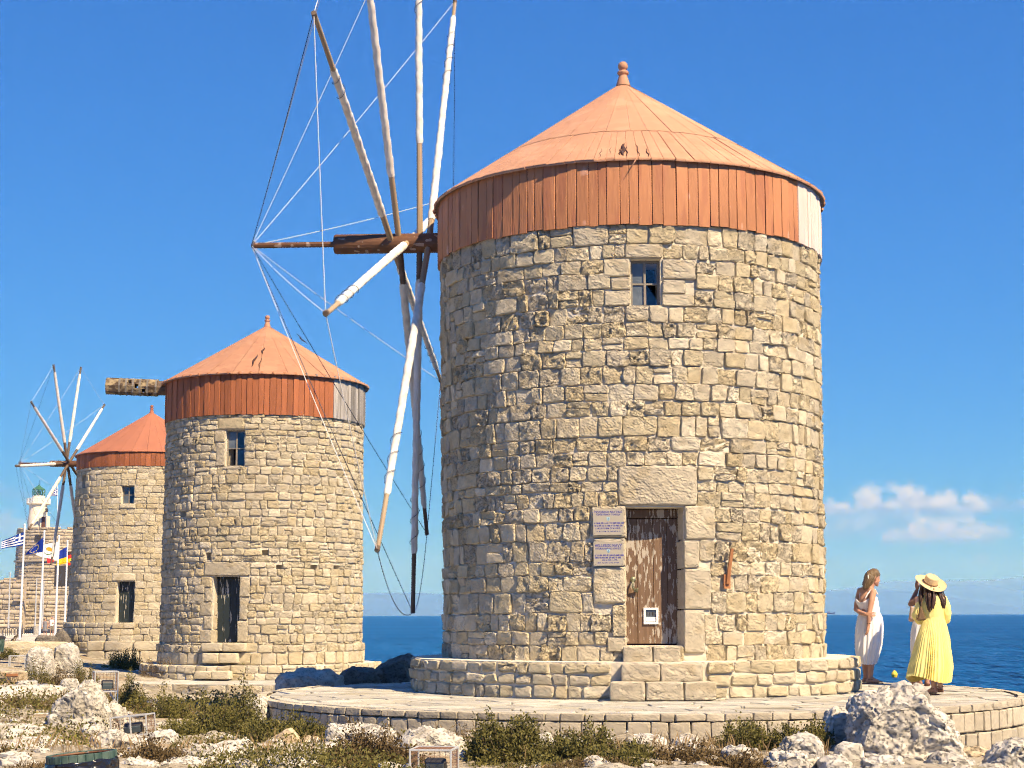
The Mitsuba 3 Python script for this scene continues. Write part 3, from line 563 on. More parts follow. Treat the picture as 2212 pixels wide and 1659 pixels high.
# ---------------------------------------------------------------- sail wheels
def sail_wheel(mill, C0, al, tau, hz, offs, poles, spar_tip, hub, pole_r, rope_r, wood, cloth_ok, rng, rust='rust_iron', spar_bsdf='rust_iron', detail=1.0, skip_rope=()):
    a = np.array([-math.cos(al) * math.cos(tau), math.sin(al) * math.cos(tau), math.sin(tau)]); v = np.array([-math.sin(al), -math.cos(al), 0]); u = np.cross(a, v); u *= np.sign(u[2])
    O = np.array([C0[0], C0[1], hz])
    AX = solid(mill + '__axle', tube([O + a * hub[0], O + a * (hub[1] - .02), O + a * hub[1]], [hub[2], hub[2], hub[2] * .96], 20), rust, smooth=35 and False)
    solid(AX + '__spar', tube([O + a * (hub[1] - .05), O + a * (spar_tip - .03), O + a * spar_tip], [hub[3], hub[3], hub[3] * .8], 8), spar_bsdf)
    ringm = [tube(O + a * (spar_tip - .03) + (np.cos(t)[:, None] * u + np.sin(t)[:, None] * v) * (hub[3] * 1.25), .016 * detail ** -1, 6, False) for t in [np.linspace(0, 2 * np.pi, 13)]]
    solid(AX + '__spar_ring', cat_mesh(ringm), 'rope_dark')
    tips = []; e = O + a * spar_tip
    for k, (th, L, dl, c0, c1, dark) in enumerate(poles):
        b = O + a * offs[k % len(offs)]; d = np.cos(th) * u + np.sin(th) * v + dl * a; tip = b + L * d; tips.append(tip)
        n = 24; t = np.linspace(0, 1, n); P = b + (t * L)[:, None] * d; P[:, 2] += .02 * np.sin(t * 3 + k) * detail
        m = tube(P, pole_r * (1.0 - .34 * t), 9)
        uvp = np.column_stack([np.concatenate([np.tile(np.arange(9) / 9, n), [0, 0]]), np.concatenate([np.repeat(t * L, 9), [0, L]])])
        PO = obj(mill + '__sail_pole', (m.vertices, m.faces), wood if not dark else 'dark_pole_wood', smooth=True, uv=uvp)
        if c1 > c0 and cloth_ok:                             # rolled sail cloth wound round the pole
            n = int(70 * detail); t = np.linspace(c0, c1, n); P = b + (t * L)[:, None] * d; P[:, 2] += .02 * np.sin(t * 3 + k) * detail
            R = pole_r * (1 - .34 * t) + .008
            ph = rng.uniform(0, 6)
            def rf(R_, i_, an):
                tt = t[np.clip(i_, 0, n - 1)] * L
                w = (tt * 3.6 + an / 6.283 + ph) % 1.0
                bulge = .012 * meshkit.fbm(np.stack([tt * 2.2 + 0 * an, np.cos(an) + k * 7 + 0 * tt, np.sin(an) + 0 * tt], -1), 3, 3)
                return R_ + bulge + .011 * (w - .5) * (tt > 0) - np.where((i_ < 1) | (i_ > n - 2), .010, 0)
            m = tube(P, R, 12, False, rf)
            uvp = np.column_stack([np.tile(np.arange(12) / 12, n), np.repeat(t * L, 12)])
            CL = obj(PO + '__sail_cloth', (m.vertices, m.faces), 'sail_cloth', smooth=True, uv=uvp)
            if detail >= 1:
                q0 = rng.uniform(.62, .72); tt = np.linspace(q0, min(c1 - .02, q0 + .22), 60); a1, b1 = frame_of(d)[1:]
                H = b + (tt * L)[:, None] * d + (pole_r * (1 - .34 * tt) + .030)[:, None] * (np.cos(tt * 110)[:, None] * a1 + np.sin(tt * 110)[:, None] * b1)
                solid(PO + '__lashing', tube(H, .005, 4), 'rope_dark')
        ring_ = tube([tip - .05 * d, tip + .012 * d], pole_r * .74, 9); solid(PO + '__tip_collar', ring_, 'dark_pole_wood')
    n = len(tips)
    for k in range(n):
        if ('stay', k) not in skip_rope: solid(AX + '__stay_rope', tube(sag(e, tips[k], .04, 10), rope_r, 5), 'rope_white' if k % 10 not in (0, 3, 4) else 'rope_dark')
        if ('rim', k) not in skip_rope:
            s = .30 if k in (2, 3) and detail >= 1 else .03
            solid(AX + '__rim_rope', tube(sag(tips[k], tips[(k + 1) % n], s, 16), rope_r, 5), 'rope_white' if k % 10 in (0, 1, 8, 9) else 'rope_dark')
    return AX
s5 = 5.42
poles = [(1.26, 5.34, .011, .15, .79, 0), (1.938, 5.444, .012, .06, .88, 0), (2.536, 5.577, .014, .16, .84, 0), (3.204, 5.36, .012, .10, .84, 1), (3.84, 5.32, .012, .12, .90, 1), (4.477, 5.51, .011, .14, .90, 0), (5.086, s5, .012, .08, .9, 0), (5.754, 5.478, .013, .08, .93, 0), (1.316 + 8 * .62832 - 2 * math.pi, s5, .012, .27, .9, 0), (1.316 + 9 * .62832 - 2 * math.pi, s5, .012, .20, .9, 0)]
sail_wheel(M, (1.68, 23.536), .105, .012, 6.374 - .005, [3.451, 3.214, 2.904, 3.039, 3.342], poles, 5.555, (2.5, 4.30, .145, .042), .046, .0055, 'pole_wood', True, rng)
# ================================================================ the middle mill
rng = np.random.default_rng(31)
tw2 = Tower(-6.857, 46.084, 2.70, lambda v: 2.735 - .03 * np.clip(np.asarray(v) / 6.0, 0, 1))
M2 = thing('windmill', 'middle round stone windmill without sails, its cap of battened boards turning grey on one side', 'windmill', 'stone windmills on the shore')
d2 = tw2.rect(457, 1245, 516, 1389); w2 = tw2.rect(486, 928, 527, 1007)
sp2 = [tw2.rect(437, 1214, 541, 1244), tw2.rect(517, 1247, 540, 1290), tw2.rect(517, 1291, 534, 1340), tw2.rect(512, 1341, 535, 1388), tw2.rect(434, 1246, 456, 1268), tw2.rect(442, 1269, 456, 1300), tw2.rect(430, 1301, 456, 1330), tw2.rect(438, 1331, 456, 1360), tw2.rect(430, 1361, 456, 1388),
       tw2.rect(470, 902, 528, 927), tw2.rect(462, 930, 485, 955), tw2.rect(466, 956, 485, 1008), tw2.rect(480, 1008, 528, 1014)]
put2 = [tw2.rect(442, 1193, 455, 1210), tw2.rect(387, 1104, 400, 1117), tw2.rect(597, 1220, 611, 1233), tw2.rect(671, 1220, 688, 1232), tw2.rect(723, 1221, 735, 1232), tw2.rect(566, 1188, 580, 1200)]
W2 = solid(M2 + '__wall', tw2.core(-.5, 6.30, .045, [d2 + (1.2,), w2 + (1.2,)] + [q + (.22,) for q in put2]), 'mortar')
rows = masonry(-1.9 * 2.7, 2.0 * 2.7, [.26, d2[2], d2[3], sp2[0][3], w2[2], w2[3], sp2[9][3], 6.29], [d2, w2] + sp2 + put2, .16, .40, .19, .245, rng, .42, .16)
R = np.array(rows); ring_ = np.clip(np.cos(R[:, 0] / 2.7 - .15), .01, 1)
P = blocks(tw2, R, rng, depth=.10, n=8, m=7, rnd=.022, jit=.02, gap=.005)
emit(W2, 'stone', P, 'stone', rng, area=(R[:, 1] - R[:, 0]) * (R[:, 3] - R[:, 2]) * ring_, erode=R[:, 5])
for q, s in enumerate(sp2): solid(W2 + '__dressed_stone', stone_block(tw2, *s, .004 + .012 * (q < 1), rng, depth=.34, e=.5 if 0 < q < 9 else .35, rnd=.02, fine=False), 'stone', rng.uniform(.55, .8), e=.4, smooth=True)
D2 = plank_door(M2, tw2, d2, .34, 'door_dark', 'door_dark', 4, rng, .06)[0]; labels[D2] = {'label': 'black plank door flecked with peeled paint'}
small_window(M2, tw2, w2, .2, broken=1, bars=1, dusty=(3,), fw=.035)
def plinth(mill, x, y, r, z0, z1, hs, w0, w1, rng, er, key='plinth', hole=None):
    S = Tower(x, y, r, lambda v: r + 0 * np.asarray(v)); K = solid(f'{mill}__{key}', lathe([[0, z1 - .012], [r - .05, z1 - .012], [r - .05, z0 - .1]], (x, y, 0), 96), 'mortar')
    R = np.array(masonry(-1.9 * r, 2.0 * r, [z0, z1], [hole] if hole else [], w0, w1, hs * .9, hs * 1.1, rng, er, .05)); P = blocks(S, R, rng, depth=.14, n=8, m=6, rnd=.02, jit=.015, gap=.006)
    emit(K, 'stone', P, 'stone', rng, erode=R[:, 5]); return K, S
K2, _ = plinth(M2, -6.857, 46.084, 2.80, -.24, .27, .25, .22, .42, rng, .4)
K2b, _ = plinth(M2, -6.857, 46.084, 3.25, -.62, -.245, .18, .22, .40, rng, .15, 'lower_plinth')
for (x0, y0, x1, y1), r, nn in (((432, 1389, 531, 1407), 2.98, 2), ((434, 1411, 512, 1433), 3.12, 2), ((418, 1450, 495, 1468), 3.62, 2)):
    S = Tower(-6.857, 46.084, r, lambda v, r=r: r + 0 * np.asarray(v)); q = S.rect(x0, y0, x1, y1); c = np.linspace(q[0], q[1], nn + 1)
    for a, b in zip(c[:-1], c[1:]): solid(M2 + '__step', stone_block(S, a, b, q[2], q[3], 0, rng, depth=.4, e=.15, rnd=.025, fine=False), 'stone', rng.uniform(.3, .5), smooth=True)
gA = math.radians(49)
cap(M2, tw2, 2.745, 6.23, 7.39, 112, rng, 'red_stain', alt=(gA, 'grey_wood', math.radians(135)), bat=True, wid_jit=.12)
AP2 = (-6.86, 46.084, 9.07)
mat('roof_felt', lambda p, n, uv: roof_col(p, n, uv) * mi.Color3f(.86, .82, .80), .75, lambda p, n, uv: tf(p.x * 9, p.y * 9, p.z * 9, 3), .02, specular=.25)
R2 = roof(M2, tw2, 2.875, 7.315, AP2, [(.0, .985, .010, 30)], 0, rng, 'roof_felt')
for q in range(60):
    a = q / 60 * 2 * math.pi; m = bevel_box(.05, .22, .06, .004); m.apply_translation([0, -2.76, 7.335]); rot_z(m, a); m.apply_translation([-6.857, 46.084, 0]); solid(R2 + '__rafter_end', m, 'grey_wood' if .5 < (a + .0) % 6.283 < 2.3 else 'terracotta_paint', .5)
for (xa, ya), (xb, yb), w in (((556, 767), (543, 792), .030), ((571, 752), (565, 766), .026), ((565, 773), (558, 800), .012), ((640, 722), (664, 745), .02)):
    pa = [((tw2.y - 0), )]
    def on_roof(px, py):
        d = 44.0
        for _ in range(20):
            Q = at(px, py, d); v = np.clip((Q[2] - 7.315) / (9.07 - 7.315), 0, 1); r = 2.875 * (1 - v) + .016; d = tw2.y - math.sqrt(max(r * r - (Q[0] - tw2.x) ** 2, 1e-4))
        return Q + np.array([0, -.012, .012])
    A, B = on_roof(xa, ya), on_roof(xb, yb); n = 7; t = np.linspace(0, 1, n); C = A + (B - A) * t[:, None] + np.stack([.02 * np.sin(t * 9), 0 * t, 0 * t], 1)
    solid(R2 + '__tear', tube(C, w * np.sin(np.pi * np.clip(t, .06, .94)) , 5), 'roof_tear')
finial(M2, (AP2[0], AP2[1], AP2[2] - .03), .93, 'roof_paint')
# bare hub block with iron bands and open mortices
a2 = math.radians(-4.0); ax = np.array([-math.cos(a2), math.sin(a2), .035]); ax /= np.linalg.norm(ax); O2 = np.array([-6.857, 46.084, 7.18])
A2 = solid(M2 + '__axle', tube([O2 + ax * 2.3, O2 + ax * 3.05], [.20, .20], 12), 'dark_pole_wood')
def octo(s0, s1, r, hole=None):
    t_, a_, b_ = frame_of(ax); ang = np.arange(8) * np.pi / 4 + np.pi / 8
    m = tube([O2 + ax * s0, O2 + ax * s1], [r, r], 8)
    return m
cuts = []
hubm = octo(2.98, 4.40, .235); hub_man = Manifold(MMesh(hubm.vertices.astype(np.float32), hubm.faces.astype(np.uint32)))
zz = np.array([0, 0, 1.]); sidev = np.cross(ax, zz); sidev /= np.linalg.norm(sidev)
for q, s in enumerate((3.18, 3.36, 3.55, 3.74, 3.93)):
    th = q * math.pi / 5 + .35; dv = math.cos(th) * zz + math.sin(th) * sidev; c = np.cross(ax, dv)
    Mx = np.column_stack([ax, dv, c, O2 + ax * s]); hub_man = hub_man - Manifold.cube([.105, .9, .12], True).transform(Mx.tolist())
solid(A2 + '__hub_block', man(hub_man), 'old_hub_wood')
for s in (3.02, 3.26, 3.46, 3.65, 3.84, 4.02): solid(A2 + '__iron_band', octo(s - .024, s + .024, .245), 'grey_wood', .1)

# stone terrace and retaining wall round the middle mill
t2 = thing('paved_terrace', 'long pale stone terrace under the middle windmill', 'terrace')
PG = Polygon([tuple(atz(x, y, -.61)[:2]) for x, y in ((184, 1459), (230, 1470), (300, 1477), (450, 1479), (620, 1479), (742, 1478))] + [(-3.1, 41), (-2.9, 44), (-3.2, 49), (-5, 53), (-11, 53), (-13, 47)])
m = trimesh.creation.extrude_polygon(PG, 1.3, engine='earcut'); m.apply_translation([0, 0, -1.91]); solid(t2 + '__bed', m, 'paving', .4)
fe = np.array(PG.exterior.coords); fe = np.array([tuple(atz(x, y, -.61)[:2]) for x, y in ((184, 1459), (230, 1470), (300, 1477), (450, 1479), (620, 1479), (742, 1478))]); cum = np.concatenate([[0], np.cumsum(np.linalg.norm(np.diff(fe, axis=0), axis=1))])
nrm = np.array([fe[:, 0] * 0, fe[:, 0] * 0 - 1]).T
def SW(u, v, o): return np.stack([np.interp(u, cum, fe[:, 0]), np.interp(u, cum, fe[:, 1]) - o - .03, v + 0 * np.asarray(u)], -1)
R = np.array(masonry(0, cum[-1], [-1.3, -.615], [], .22, .5, .2, .26, rng, .35, .1)); P = blocks(SW, R, rng, depth=.12, n=8, m=6, rnd=.03, jit=.02, gap=.007)
emit(t2 + '__bed', 'wall_stone', P, 'stone', rng, erode=R[:, 5], tone=rng.uniform(.4, .8, len(R)))

# ================================================================ the far mill
rng = np.random.default_rng(41)
tw3 = Tower(-13.689, 62.992, 2.75, lambda v: 2.92 - .21 * np.clip(np.asarray(v) / 6.4, 0, 1))
M3 = thing('windmill', 'farthest windmill, red capped with a small wheel of white sail poles', 'windmill', 'stone windmills on the shore')
d3 = tw3.rect(250, 1256, 290, 1345); w3 = tw3.rect(262, 1049, 289, 1088); v3 = tw3.rect(176, 1026, 184, 1057)
sp3 = [tw3.rect(241, 1238, 293, 1255), tw3.rect(258, 1088, 293, 1098)]
W3 = solid(M3 + '__wall', tw3.core(-.4, 6.47, .04, [d3 + (1.2,), w3 + (1.2,), v3 + (1.0,)]), 'mortar')
R = np.array(masonry(-2.0 * 2.75, 1.5 * 2.75, [.76, d3[3], sp3[0][3], w3[2], w3[3], 6.46], [d3, w3, v3] + sp3, .20, .46, .19, .24, rng, .12, .05))
P = blocks(tw3, R, rng, depth=.10, n=6, m=5, rnd=.014, jit=.012, gap=.005)
emit(W3, 'stone', P, 'stone', rng, area=(R[:, 1] - R[:, 0]) * (R[:, 3] - R[:, 2]) * np.clip(np.cos(R[:, 0] / 2.75 - .2), .01, 1), erode=R[:, 5])
for s in sp3: solid(W3 + '__dressed_stone', stone_block(tw3, *s, .03, rng, e=.05, fine=False), 'stone', .93, smooth=True)
D3 = plank_door(M3, tw3, d3, .34, 'door_dark', 'door_dark', 4, rng, .0)[0]; labels[D3] = {'label': 'dark closed plank door'}
small_window(M3, tw3, w3, .2, bars=1, dusty=(1,)); 
put = tw3.local((v3[0] + v3[1]) / 2); solid(M3 + '__window', put(boxm(-(v3[1] - v3[0]) / 2, (v3[1] - v3[0]) / 2, 0, .03, 0, v3[3] - v3[2]), 2.75 - .42, v3[2]), 'dusty_pane')
plinth(M3, -13.689, 62.992, 3.03, -.1, .79, .22, .22, .5, rng, .3)
for k, (x0, y0, x1, y1) in enumerate(((241, 1346, 290, 1358), (237, 1359, 284, 1372), (232, 1373, 284, 1386))):
    r = 3.15 + .22 * k; S = Tower(-13.689, 62.992, r, lambda v, r=r: r + 0 * np.asarray(v)); q = S.rect(x0, y0, x1, y1); c = np.linspace(q[0], q[1], 3)
    for a, b in zip(c[:-1], c[1:]): solid(M3 + '__step', stone_block(S, a, b, q[2], q[3], 0, rng, depth=.4, e=.1, fine=False), 'stone', .5, smooth=True)
cap(M3, tw3, 2.745, 6.40, 6.975, 96, rng, 'red_stain', proud=.003)
AP3 = (-13.72, 62.992, 8.70)
roof(M3, tw3, 2.82, 6.94, AP3, [(.0, .985, .006, 36)], 0, rng, 'roof_paint_red')
finial(M3, (AP3[0], AP3[1], AP3[2] - .03), .85, 'roof_paint_red')
po3 = [(.4211 + k * .62832, 3.93, .0, .22, .93, k in (5, 6)) for k in range(10)]
sail_wheel(M3, (-13.689, 62.992), .1886, .0209, 6.7207, [3.40, 3.30, 3.50, 3.36, 3.45], po3, 5.4, (2.5, 4.1, .12, .045), .055, .0055, 'dark_pole_wood', True, rng, detail=.4, spar_bsdf='rust_iron', skip_rope={('rim', k) for k in (1, 3, 5, 6, 7, 9)})

# blocks of the old quay wall in front of the far mill
def long_wall(key, label, cat, px, z, rows, bs='stone', depth=.5, tones=(.3, .6), er=.1):
    """A wall of big blocks along a line of photograph places (x, y, distance); rows = [(z0, z1, w0, w1)] from its top down."""
    L = np.array([at(*q) for q in px]); c = np.concatenate([[0], np.cumsum(np.linalg.norm(np.diff(L[:, :2], axis=0), axis=1))])
    def S(u, v, o): return np.stack([np.interp(u, c, L[:, 0]), np.interp(u, c, L[:, 1]) - o, v + 0 * np.asarray(u)], -1)
    K = thing(key, label, cat); R = []
    for z0, z1, w0, w1 in rows: R += masonry(0, c[-1], [z0, z1], [], w0, w1, 9, 9, rng, er, 0)
    R = np.array(R); P = blocks(S, R, rng, depth=depth, n=8, m=6, rnd=.025, jit=.02, gap=.006); tone = rng.uniform(*tones, len(R))
    for k, (v, f) in enumerate(P): solid(K + '__block', (v, f), bs, tone[k], e=R[k, 5], smooth=True)
    return K
zq = at(70, 1386, 57)[2]
long_wall('block_wall', 'low wall of long squared blocks along the quay, left of the far windmill', 'wall', ((3, 1386, 57), (80, 1386, 57.2), (141, 1386, 57.5)), 0, [(zq - .31, zq, .9, 2.2), (zq - .5, zq - .315, .8, 1.4)])
zq = at(250, 1385, 58.6)[2]
long_wall('block_wall', 'two courses of large blocks below the far windmill and its steps', 'wall', ((187, 1386, 59), (260, 1386, 58.6), (352, 1386, 58.8)), 0, [(zq - .34, zq, .6, 1.2), (zq - .75, zq - .345, .7, 1.5)])
# ---------------------------------------------------------------- rocks
rng = np.random.default_rng(51)
from scipy.spatial import cKDTree
def rock_mat(name, a, b, stain):
    def col(p, n, uv):
        c = tm(a, b, tf(p.x * 2.6, p.y * 2.6, p.z * 2.6, 4)); c = c * (.62 + .7 * tf(p.x * 13, p.y * 13, p.z * 13, 4))
        c = tm(c, stain, .55 * ts(.50, .70, tf(p.x * 5 + 5, p.y * 5, p.z * 5, 4)))
        return c * (1 - .3 * ts(.57, .68, tf(p.x * 40, p.y * 40, p.z * 40, 2)))
    mat(name, col, .95, lambda p, n, uv: tf(p.x * 18, p.y * 18, p.z * 18, 4) - .6 * ts(.54, .68, tf(p.x * 40, p.y * 40, p.z * 40, 2)), .04, specular=.15)
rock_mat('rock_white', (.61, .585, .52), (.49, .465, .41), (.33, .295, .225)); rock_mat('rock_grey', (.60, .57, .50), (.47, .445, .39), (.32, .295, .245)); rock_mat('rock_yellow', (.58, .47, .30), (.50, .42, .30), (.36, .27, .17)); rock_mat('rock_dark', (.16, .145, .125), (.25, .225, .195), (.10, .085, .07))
def rock(outline, d, deep, bsdf, label, amp=.10, freq=2.6, seg=.05, cat='rock', group=None, key='rock', smooth_n=True, pit=.035):
    """A boulder from its outline in the photograph, its distance and its own depth."""
    O = np.array([at(x, y, d) for x, y in outline]); c = O.mean(0); pts = []
    for p in O:
        pts += [p, c + (p - c) * rng.uniform(.55, .8) + [0, -deep * rng.uniform(.38, .5), -.02 * deep], c + (p - c) * rng.uniform(.6, .9) + [0, deep * rng.uniform(.4, .55), 0]]
    lo = O[:, 2].min(); pts += [np.array([q[0], q[1] + s * deep * .4, lo - .25 * max(.3, deep)]) for q in O[::2] for s in (-1, 1)]
    h = Manifold.hull_points(np.array(pts).tolist()).refine_to_length(seg); m = man(h); trimesh.smoothing.filter_taubin(m, iterations=6)
    n = m.vertex_normals; q = m.vertices + rng.uniform(0, 50, 3); size = np.ptp(O[:, 0])
    S_ = max(size, .25); fr = freq / S_
    st = (q + (meshkit.fbm(q * fr * 1.3, 3, 8) - .5)[:, None] * .35 * S_) @ np.array([[.9, .25, .35], [-.2, .95, .1], [-.45, .1, .62]])
    f = meshkit.fbm(q * fr * .8, 3, 3); crag = 0
    for sc, am in ((.34, 1.0), (.15, .5), (.07, .24)):                       # broken facets of three sizes, with crevices between
        lo, hi = st.min(0) - sc * S_, st.max(0) + sc * S_; nn = int(np.clip(np.prod((hi - lo) / (sc * S_)) * 1.1, 12, 9000)); kd = cKDTree(rng.uniform(lo, hi, (nn, 3))); dd, ii = kd.query(st, k=2); h = rng.uniform(0, 1, nn)
        crag = crag + am * ((h[ii[:, 0]] - .5) * .8 * np.clip((dd[:, 1] - dd[:, 0]) / (.35 * sc * S_), 0, 1) - .55 * np.exp(-((dd[:, 1] - dd[:, 0]) / (.10 * sc * S_)) ** 2))
    fine = meshkit.fbm(q * fr * 9, 3, 5) - .5
    v = m.vertices + n * ((f - .5) * 1.8 * amp * size + crag * amp * .95 * size + fine * pit * 1.1 * size)[:, None]
    return obj(key, (v, m.faces), bsdf, label, cat, group, smooth=True, uv=np.tile([.5, 0.], (len(v), 1)))
def blob(x0, y0, x1, y1, n=9, rough=.16):
    g = (x1 - x0) * .09; x0, x1, y0 = x0 - g, x1 + g, y0 - (y1 - y0) * .2
    t = np.linspace(0, 2 * np.pi, n, endpoint=False) + rng.uniform(0, .5); r = 1 + rng.uniform(-rough, rough * .3, n)
    return [((x0 + x1) / 2 + (x1 - x0) / 2 * math.copysign(abs(math.cos(a)) ** .8, math.cos(a)) * q, (y0 + y1) / 2 + (y1 - y0) / 2 * math.copysign(abs(math.sin(a)) ** .8, math.sin(a)) * q) for a, q in zip(t, r)]
rock([(1832, 1600), (1828, 1538), (1846, 1504), (1900, 1486), (1948, 1479), (1985, 1490), (2020, 1528), (2050, 1560), (2085, 1600), (2098, 1640), (2080, 1668), (1850, 1668)], 15.6, .85, 'rock_grey', 'largest pale grey boulder in front of the terrace at right, craggy and peaked', amp=.075, freq=3.2, seg=.022)
rock(blob(1779, 1540, 1850, 1612), 16.3, .4, 'rock_grey', 'shaded grey rock leaning on the left side of the largest boulder', seg=.03)
rock([(1797, 1650), (1802, 1612), (1822, 1599), (1862, 1606), (1870, 1640), (1850, 1656)], 14.9, .25, 'rock_white', 'smooth whitish block at the foot of the largest boulder', amp=.03, seg=.03, pit=.006)
rock(blob(1688, 1592, 1774, 1648), 14.9, .4, 'rock_white', 'pale pitted rock left of the smooth whitish block', seg=.024)
rock(blob(1652, 1626, 1762, 1690), 14.2, .4, 'rock_white', 'pale rock cut by the bottom edge below the shrub by the boulder', seg=.024)
rock([(2120, 1690), (2132, 1630), (2160, 1596), (2200, 1590), (2240, 1604), (2260, 1690)], 15.0, .6, 'rock_grey', 'grey rough rock in the lower right corner', seg=.026)
rock(blob(2074, 1618, 2164, 1660), 16.2, .45, 'rock_yellow', 'yellowish rock between the largest boulder and the right corner rock', seg=.03)
rock(blob(2000, 1634, 2110, 1690), 14.6, .4, 'rock_grey', 'low grey rock below the right flank of the largest boulder', seg=.026)
rock(blob(1862, 1636, 1960, 1690), 14.3, .35, 'rock_white', 'low pale rock under the front of the largest boulder', seg=.026)
rock([(846, 1640), (852, 1592), (880, 1570), (930, 1564), (980, 1574), (1012, 1600), (1022, 1650), (1000, 1690), (860, 1690)], 15.6, .7, 'rock_white', 'big whitish rock behind the wire cage at bottom centre', amp=.06, seg=.022)
rock(blob(708, 1570, 800, 1622, rough=.25), 16.4, .5, 'rock_white', 'rough pale rock under the left front of the terrace edge', seg=.028)
rock(blob(780, 1574, 862, 1618, rough=.25), 16.3, .4, 'rock_grey', 'rough greyish rock left of the big whitish rock', seg=.028)
rock(blob(1134, 1588, 1196, 1636), 15.9, .3, 'rock_white', 'small white rock between two shrubs before the terrace', seg=.026)
rock(blob(1560, 1612, 1625, 1660), 14.6, .3, 'rock_white', 'white pitted rock among dry twigs at bottom right of centre', seg=.026)
rock([(108, 1590), (104, 1550), (120, 1515), (160, 1497), (178, 1466), (196, 1461), (212, 1474), (226, 1505), (248, 1530), (256, 1570), (240, 1598), (150, 1604)], 19.2, .8, 'rock_white', 'large pitted boulder at left with a knob on top', amp=.07, freq=3.0, seg=.026)
rock([(226, 1560), (228, 1522), (246, 1510), (268, 1528), (280, 1560), (262, 1572)], 19.4, .4, 'rock_white', 'sunlit rock against the right side of the large left boulder', seg=.03)
rock(blob(196, 1588, 326, 1640), 16.6, .5, 'rock_white', 'pale rounded rock in front of the lower wire cage at left', seg=.026)
rock(blob(318, 1582, 386, 1622), 17.2, .4, 'rock_white', 'white rock right of the lower left wire cage', seg=.028)
rock([(572, 1616), (585, 1594), (612, 1575), (630, 1570), (650, 1592), (652, 1620)], 16.6, .35, 'rock_yellow', 'pointed yellowish rock standing on a squared slab', amp=.03, seg=.028, pit=.008)
rock(blob(648, 1594, 692, 1626), 16.6, .3, 'rock_yellow', 'small broken yellowish rock beside the pointed one', seg=.026)
rock([(528, 1650), (531, 1622), (600, 1614), (690, 1628), (688, 1652), (600, 1662)], 15.6, .5, 'rock_yellow', 'flat squared old slab under the pointed yellowish rock', amp=.02, seg=.035, pit=.006)
rock(blob(410, 1608, 552, 1690), 15.2, .6, 'rock_white', 'white rough rock at the bottom left of centre', seg=.024)
rock(blob(340, 1640, 446, 1690, rough=.1), 14.4, .5, 'rock_white', 'low pale slab cut by the bottom edge', seg=.026)
rock(blob(-30, 1570, 92, 1620, rough=.1), 18.3, 1.2, 'rock_white', 'stepped whitish shelf at the left edge', amp=.03, seg=.04)
rock(blob(-40, 1604, 140, 1665, rough=.1), 16.2, 1.2, 'rock_white', 'broad pale slab in the lower left corner', amp=.03, seg=.04)
rock(blob(-60, 1486, 110, 1520, rough=.1), 25.5, 2.5, 'rock_white', 'wide flat pale shelf at left below the kerb block', amp=.02, seg=.07)
rock(blob(62, 1402, 112, 1442), 38.0, .8, 'rock_white', 'round white rock in front of the low block wall', amp=.05, seg=.05)
rock(blob(118, 1394, 172, 1436), 38.6, .8, 'rock_white', 'white rock with a shaded hollow near the far windmill', amp=.07, seg=.05)
rock(blob(36, 1470, 82, 1488), 29, .5, 'rock_white', 'small white stone on the flat shelf at left', seg=.04)
rock(blob(132, 1466, 166, 1486), 28, .4, 'rock_white', 'round white stone just left of the large boulder top', seg=.04)
rock(blob(8, 1520, 54, 1538), 23, .4, 'rock_white', 'flat white stone beside the left shrub', seg=.04)
rock(blob(78, 1562, 116, 1600), 19.0, .4, 'rock_grey', 'grey stone in the shade left of the large boulder', seg=.035)
rock(blob(176, 1570, 226, 1600), 18.3, .35, 'rock_grey', 'grey stone in the shade below the large left boulder', seg=.03)
rock(blob(524, 1512, 584, 1556), 20.6, .7, 'rock_grey', 'rock tucked against the left end of the round terrace', seg=.035)
rock(blob(596, 1452, 735, 1506, rough=.1), 26.2, 1.0, 'rock_grey', 'long grey rock in the mill shade behind the terrace at left', amp=.05, seg=.045)
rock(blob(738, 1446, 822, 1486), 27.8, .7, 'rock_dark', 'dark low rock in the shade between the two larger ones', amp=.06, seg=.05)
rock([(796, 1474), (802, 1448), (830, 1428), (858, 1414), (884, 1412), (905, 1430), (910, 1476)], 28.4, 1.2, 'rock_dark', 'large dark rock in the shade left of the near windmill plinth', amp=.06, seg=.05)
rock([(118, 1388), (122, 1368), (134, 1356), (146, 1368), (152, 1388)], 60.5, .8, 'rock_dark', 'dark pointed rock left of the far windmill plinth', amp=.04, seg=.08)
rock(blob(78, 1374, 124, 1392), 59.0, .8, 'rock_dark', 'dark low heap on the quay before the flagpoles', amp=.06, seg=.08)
for q, (a, b, c, e, d_, bs) in enumerate([(1210, 1594, 1262, 1618, 16.2, 'rock_white'), (1270, 1592, 1330, 1612, 16.3, 'rock_grey'), (1350, 1590, 1440, 1616, 16.1, 'rock_white'), (1450, 1592, 1520, 1614, 16.2, 'rock_grey'), (1040, 1592, 1120, 1612, 16.4, 'rock_white'), (1420, 1618, 1490, 1646, 15.2, 'rock_white')]):
    rock(blob(a, b, c, e, rough=.25), d_, .35, bs, ['low pale stone under the terrace edge right of the small white rock', 'low grey stone at the foot of the terrace below the mill steps', 'long low pale stone at the terrace foot right of the grey one', 'grey stone at the terrace foot left of the long olive bush', 'pale stone behind the dense olive green bush', 'pale stone among thin scrub in front of the terrace'][q], seg=.028)
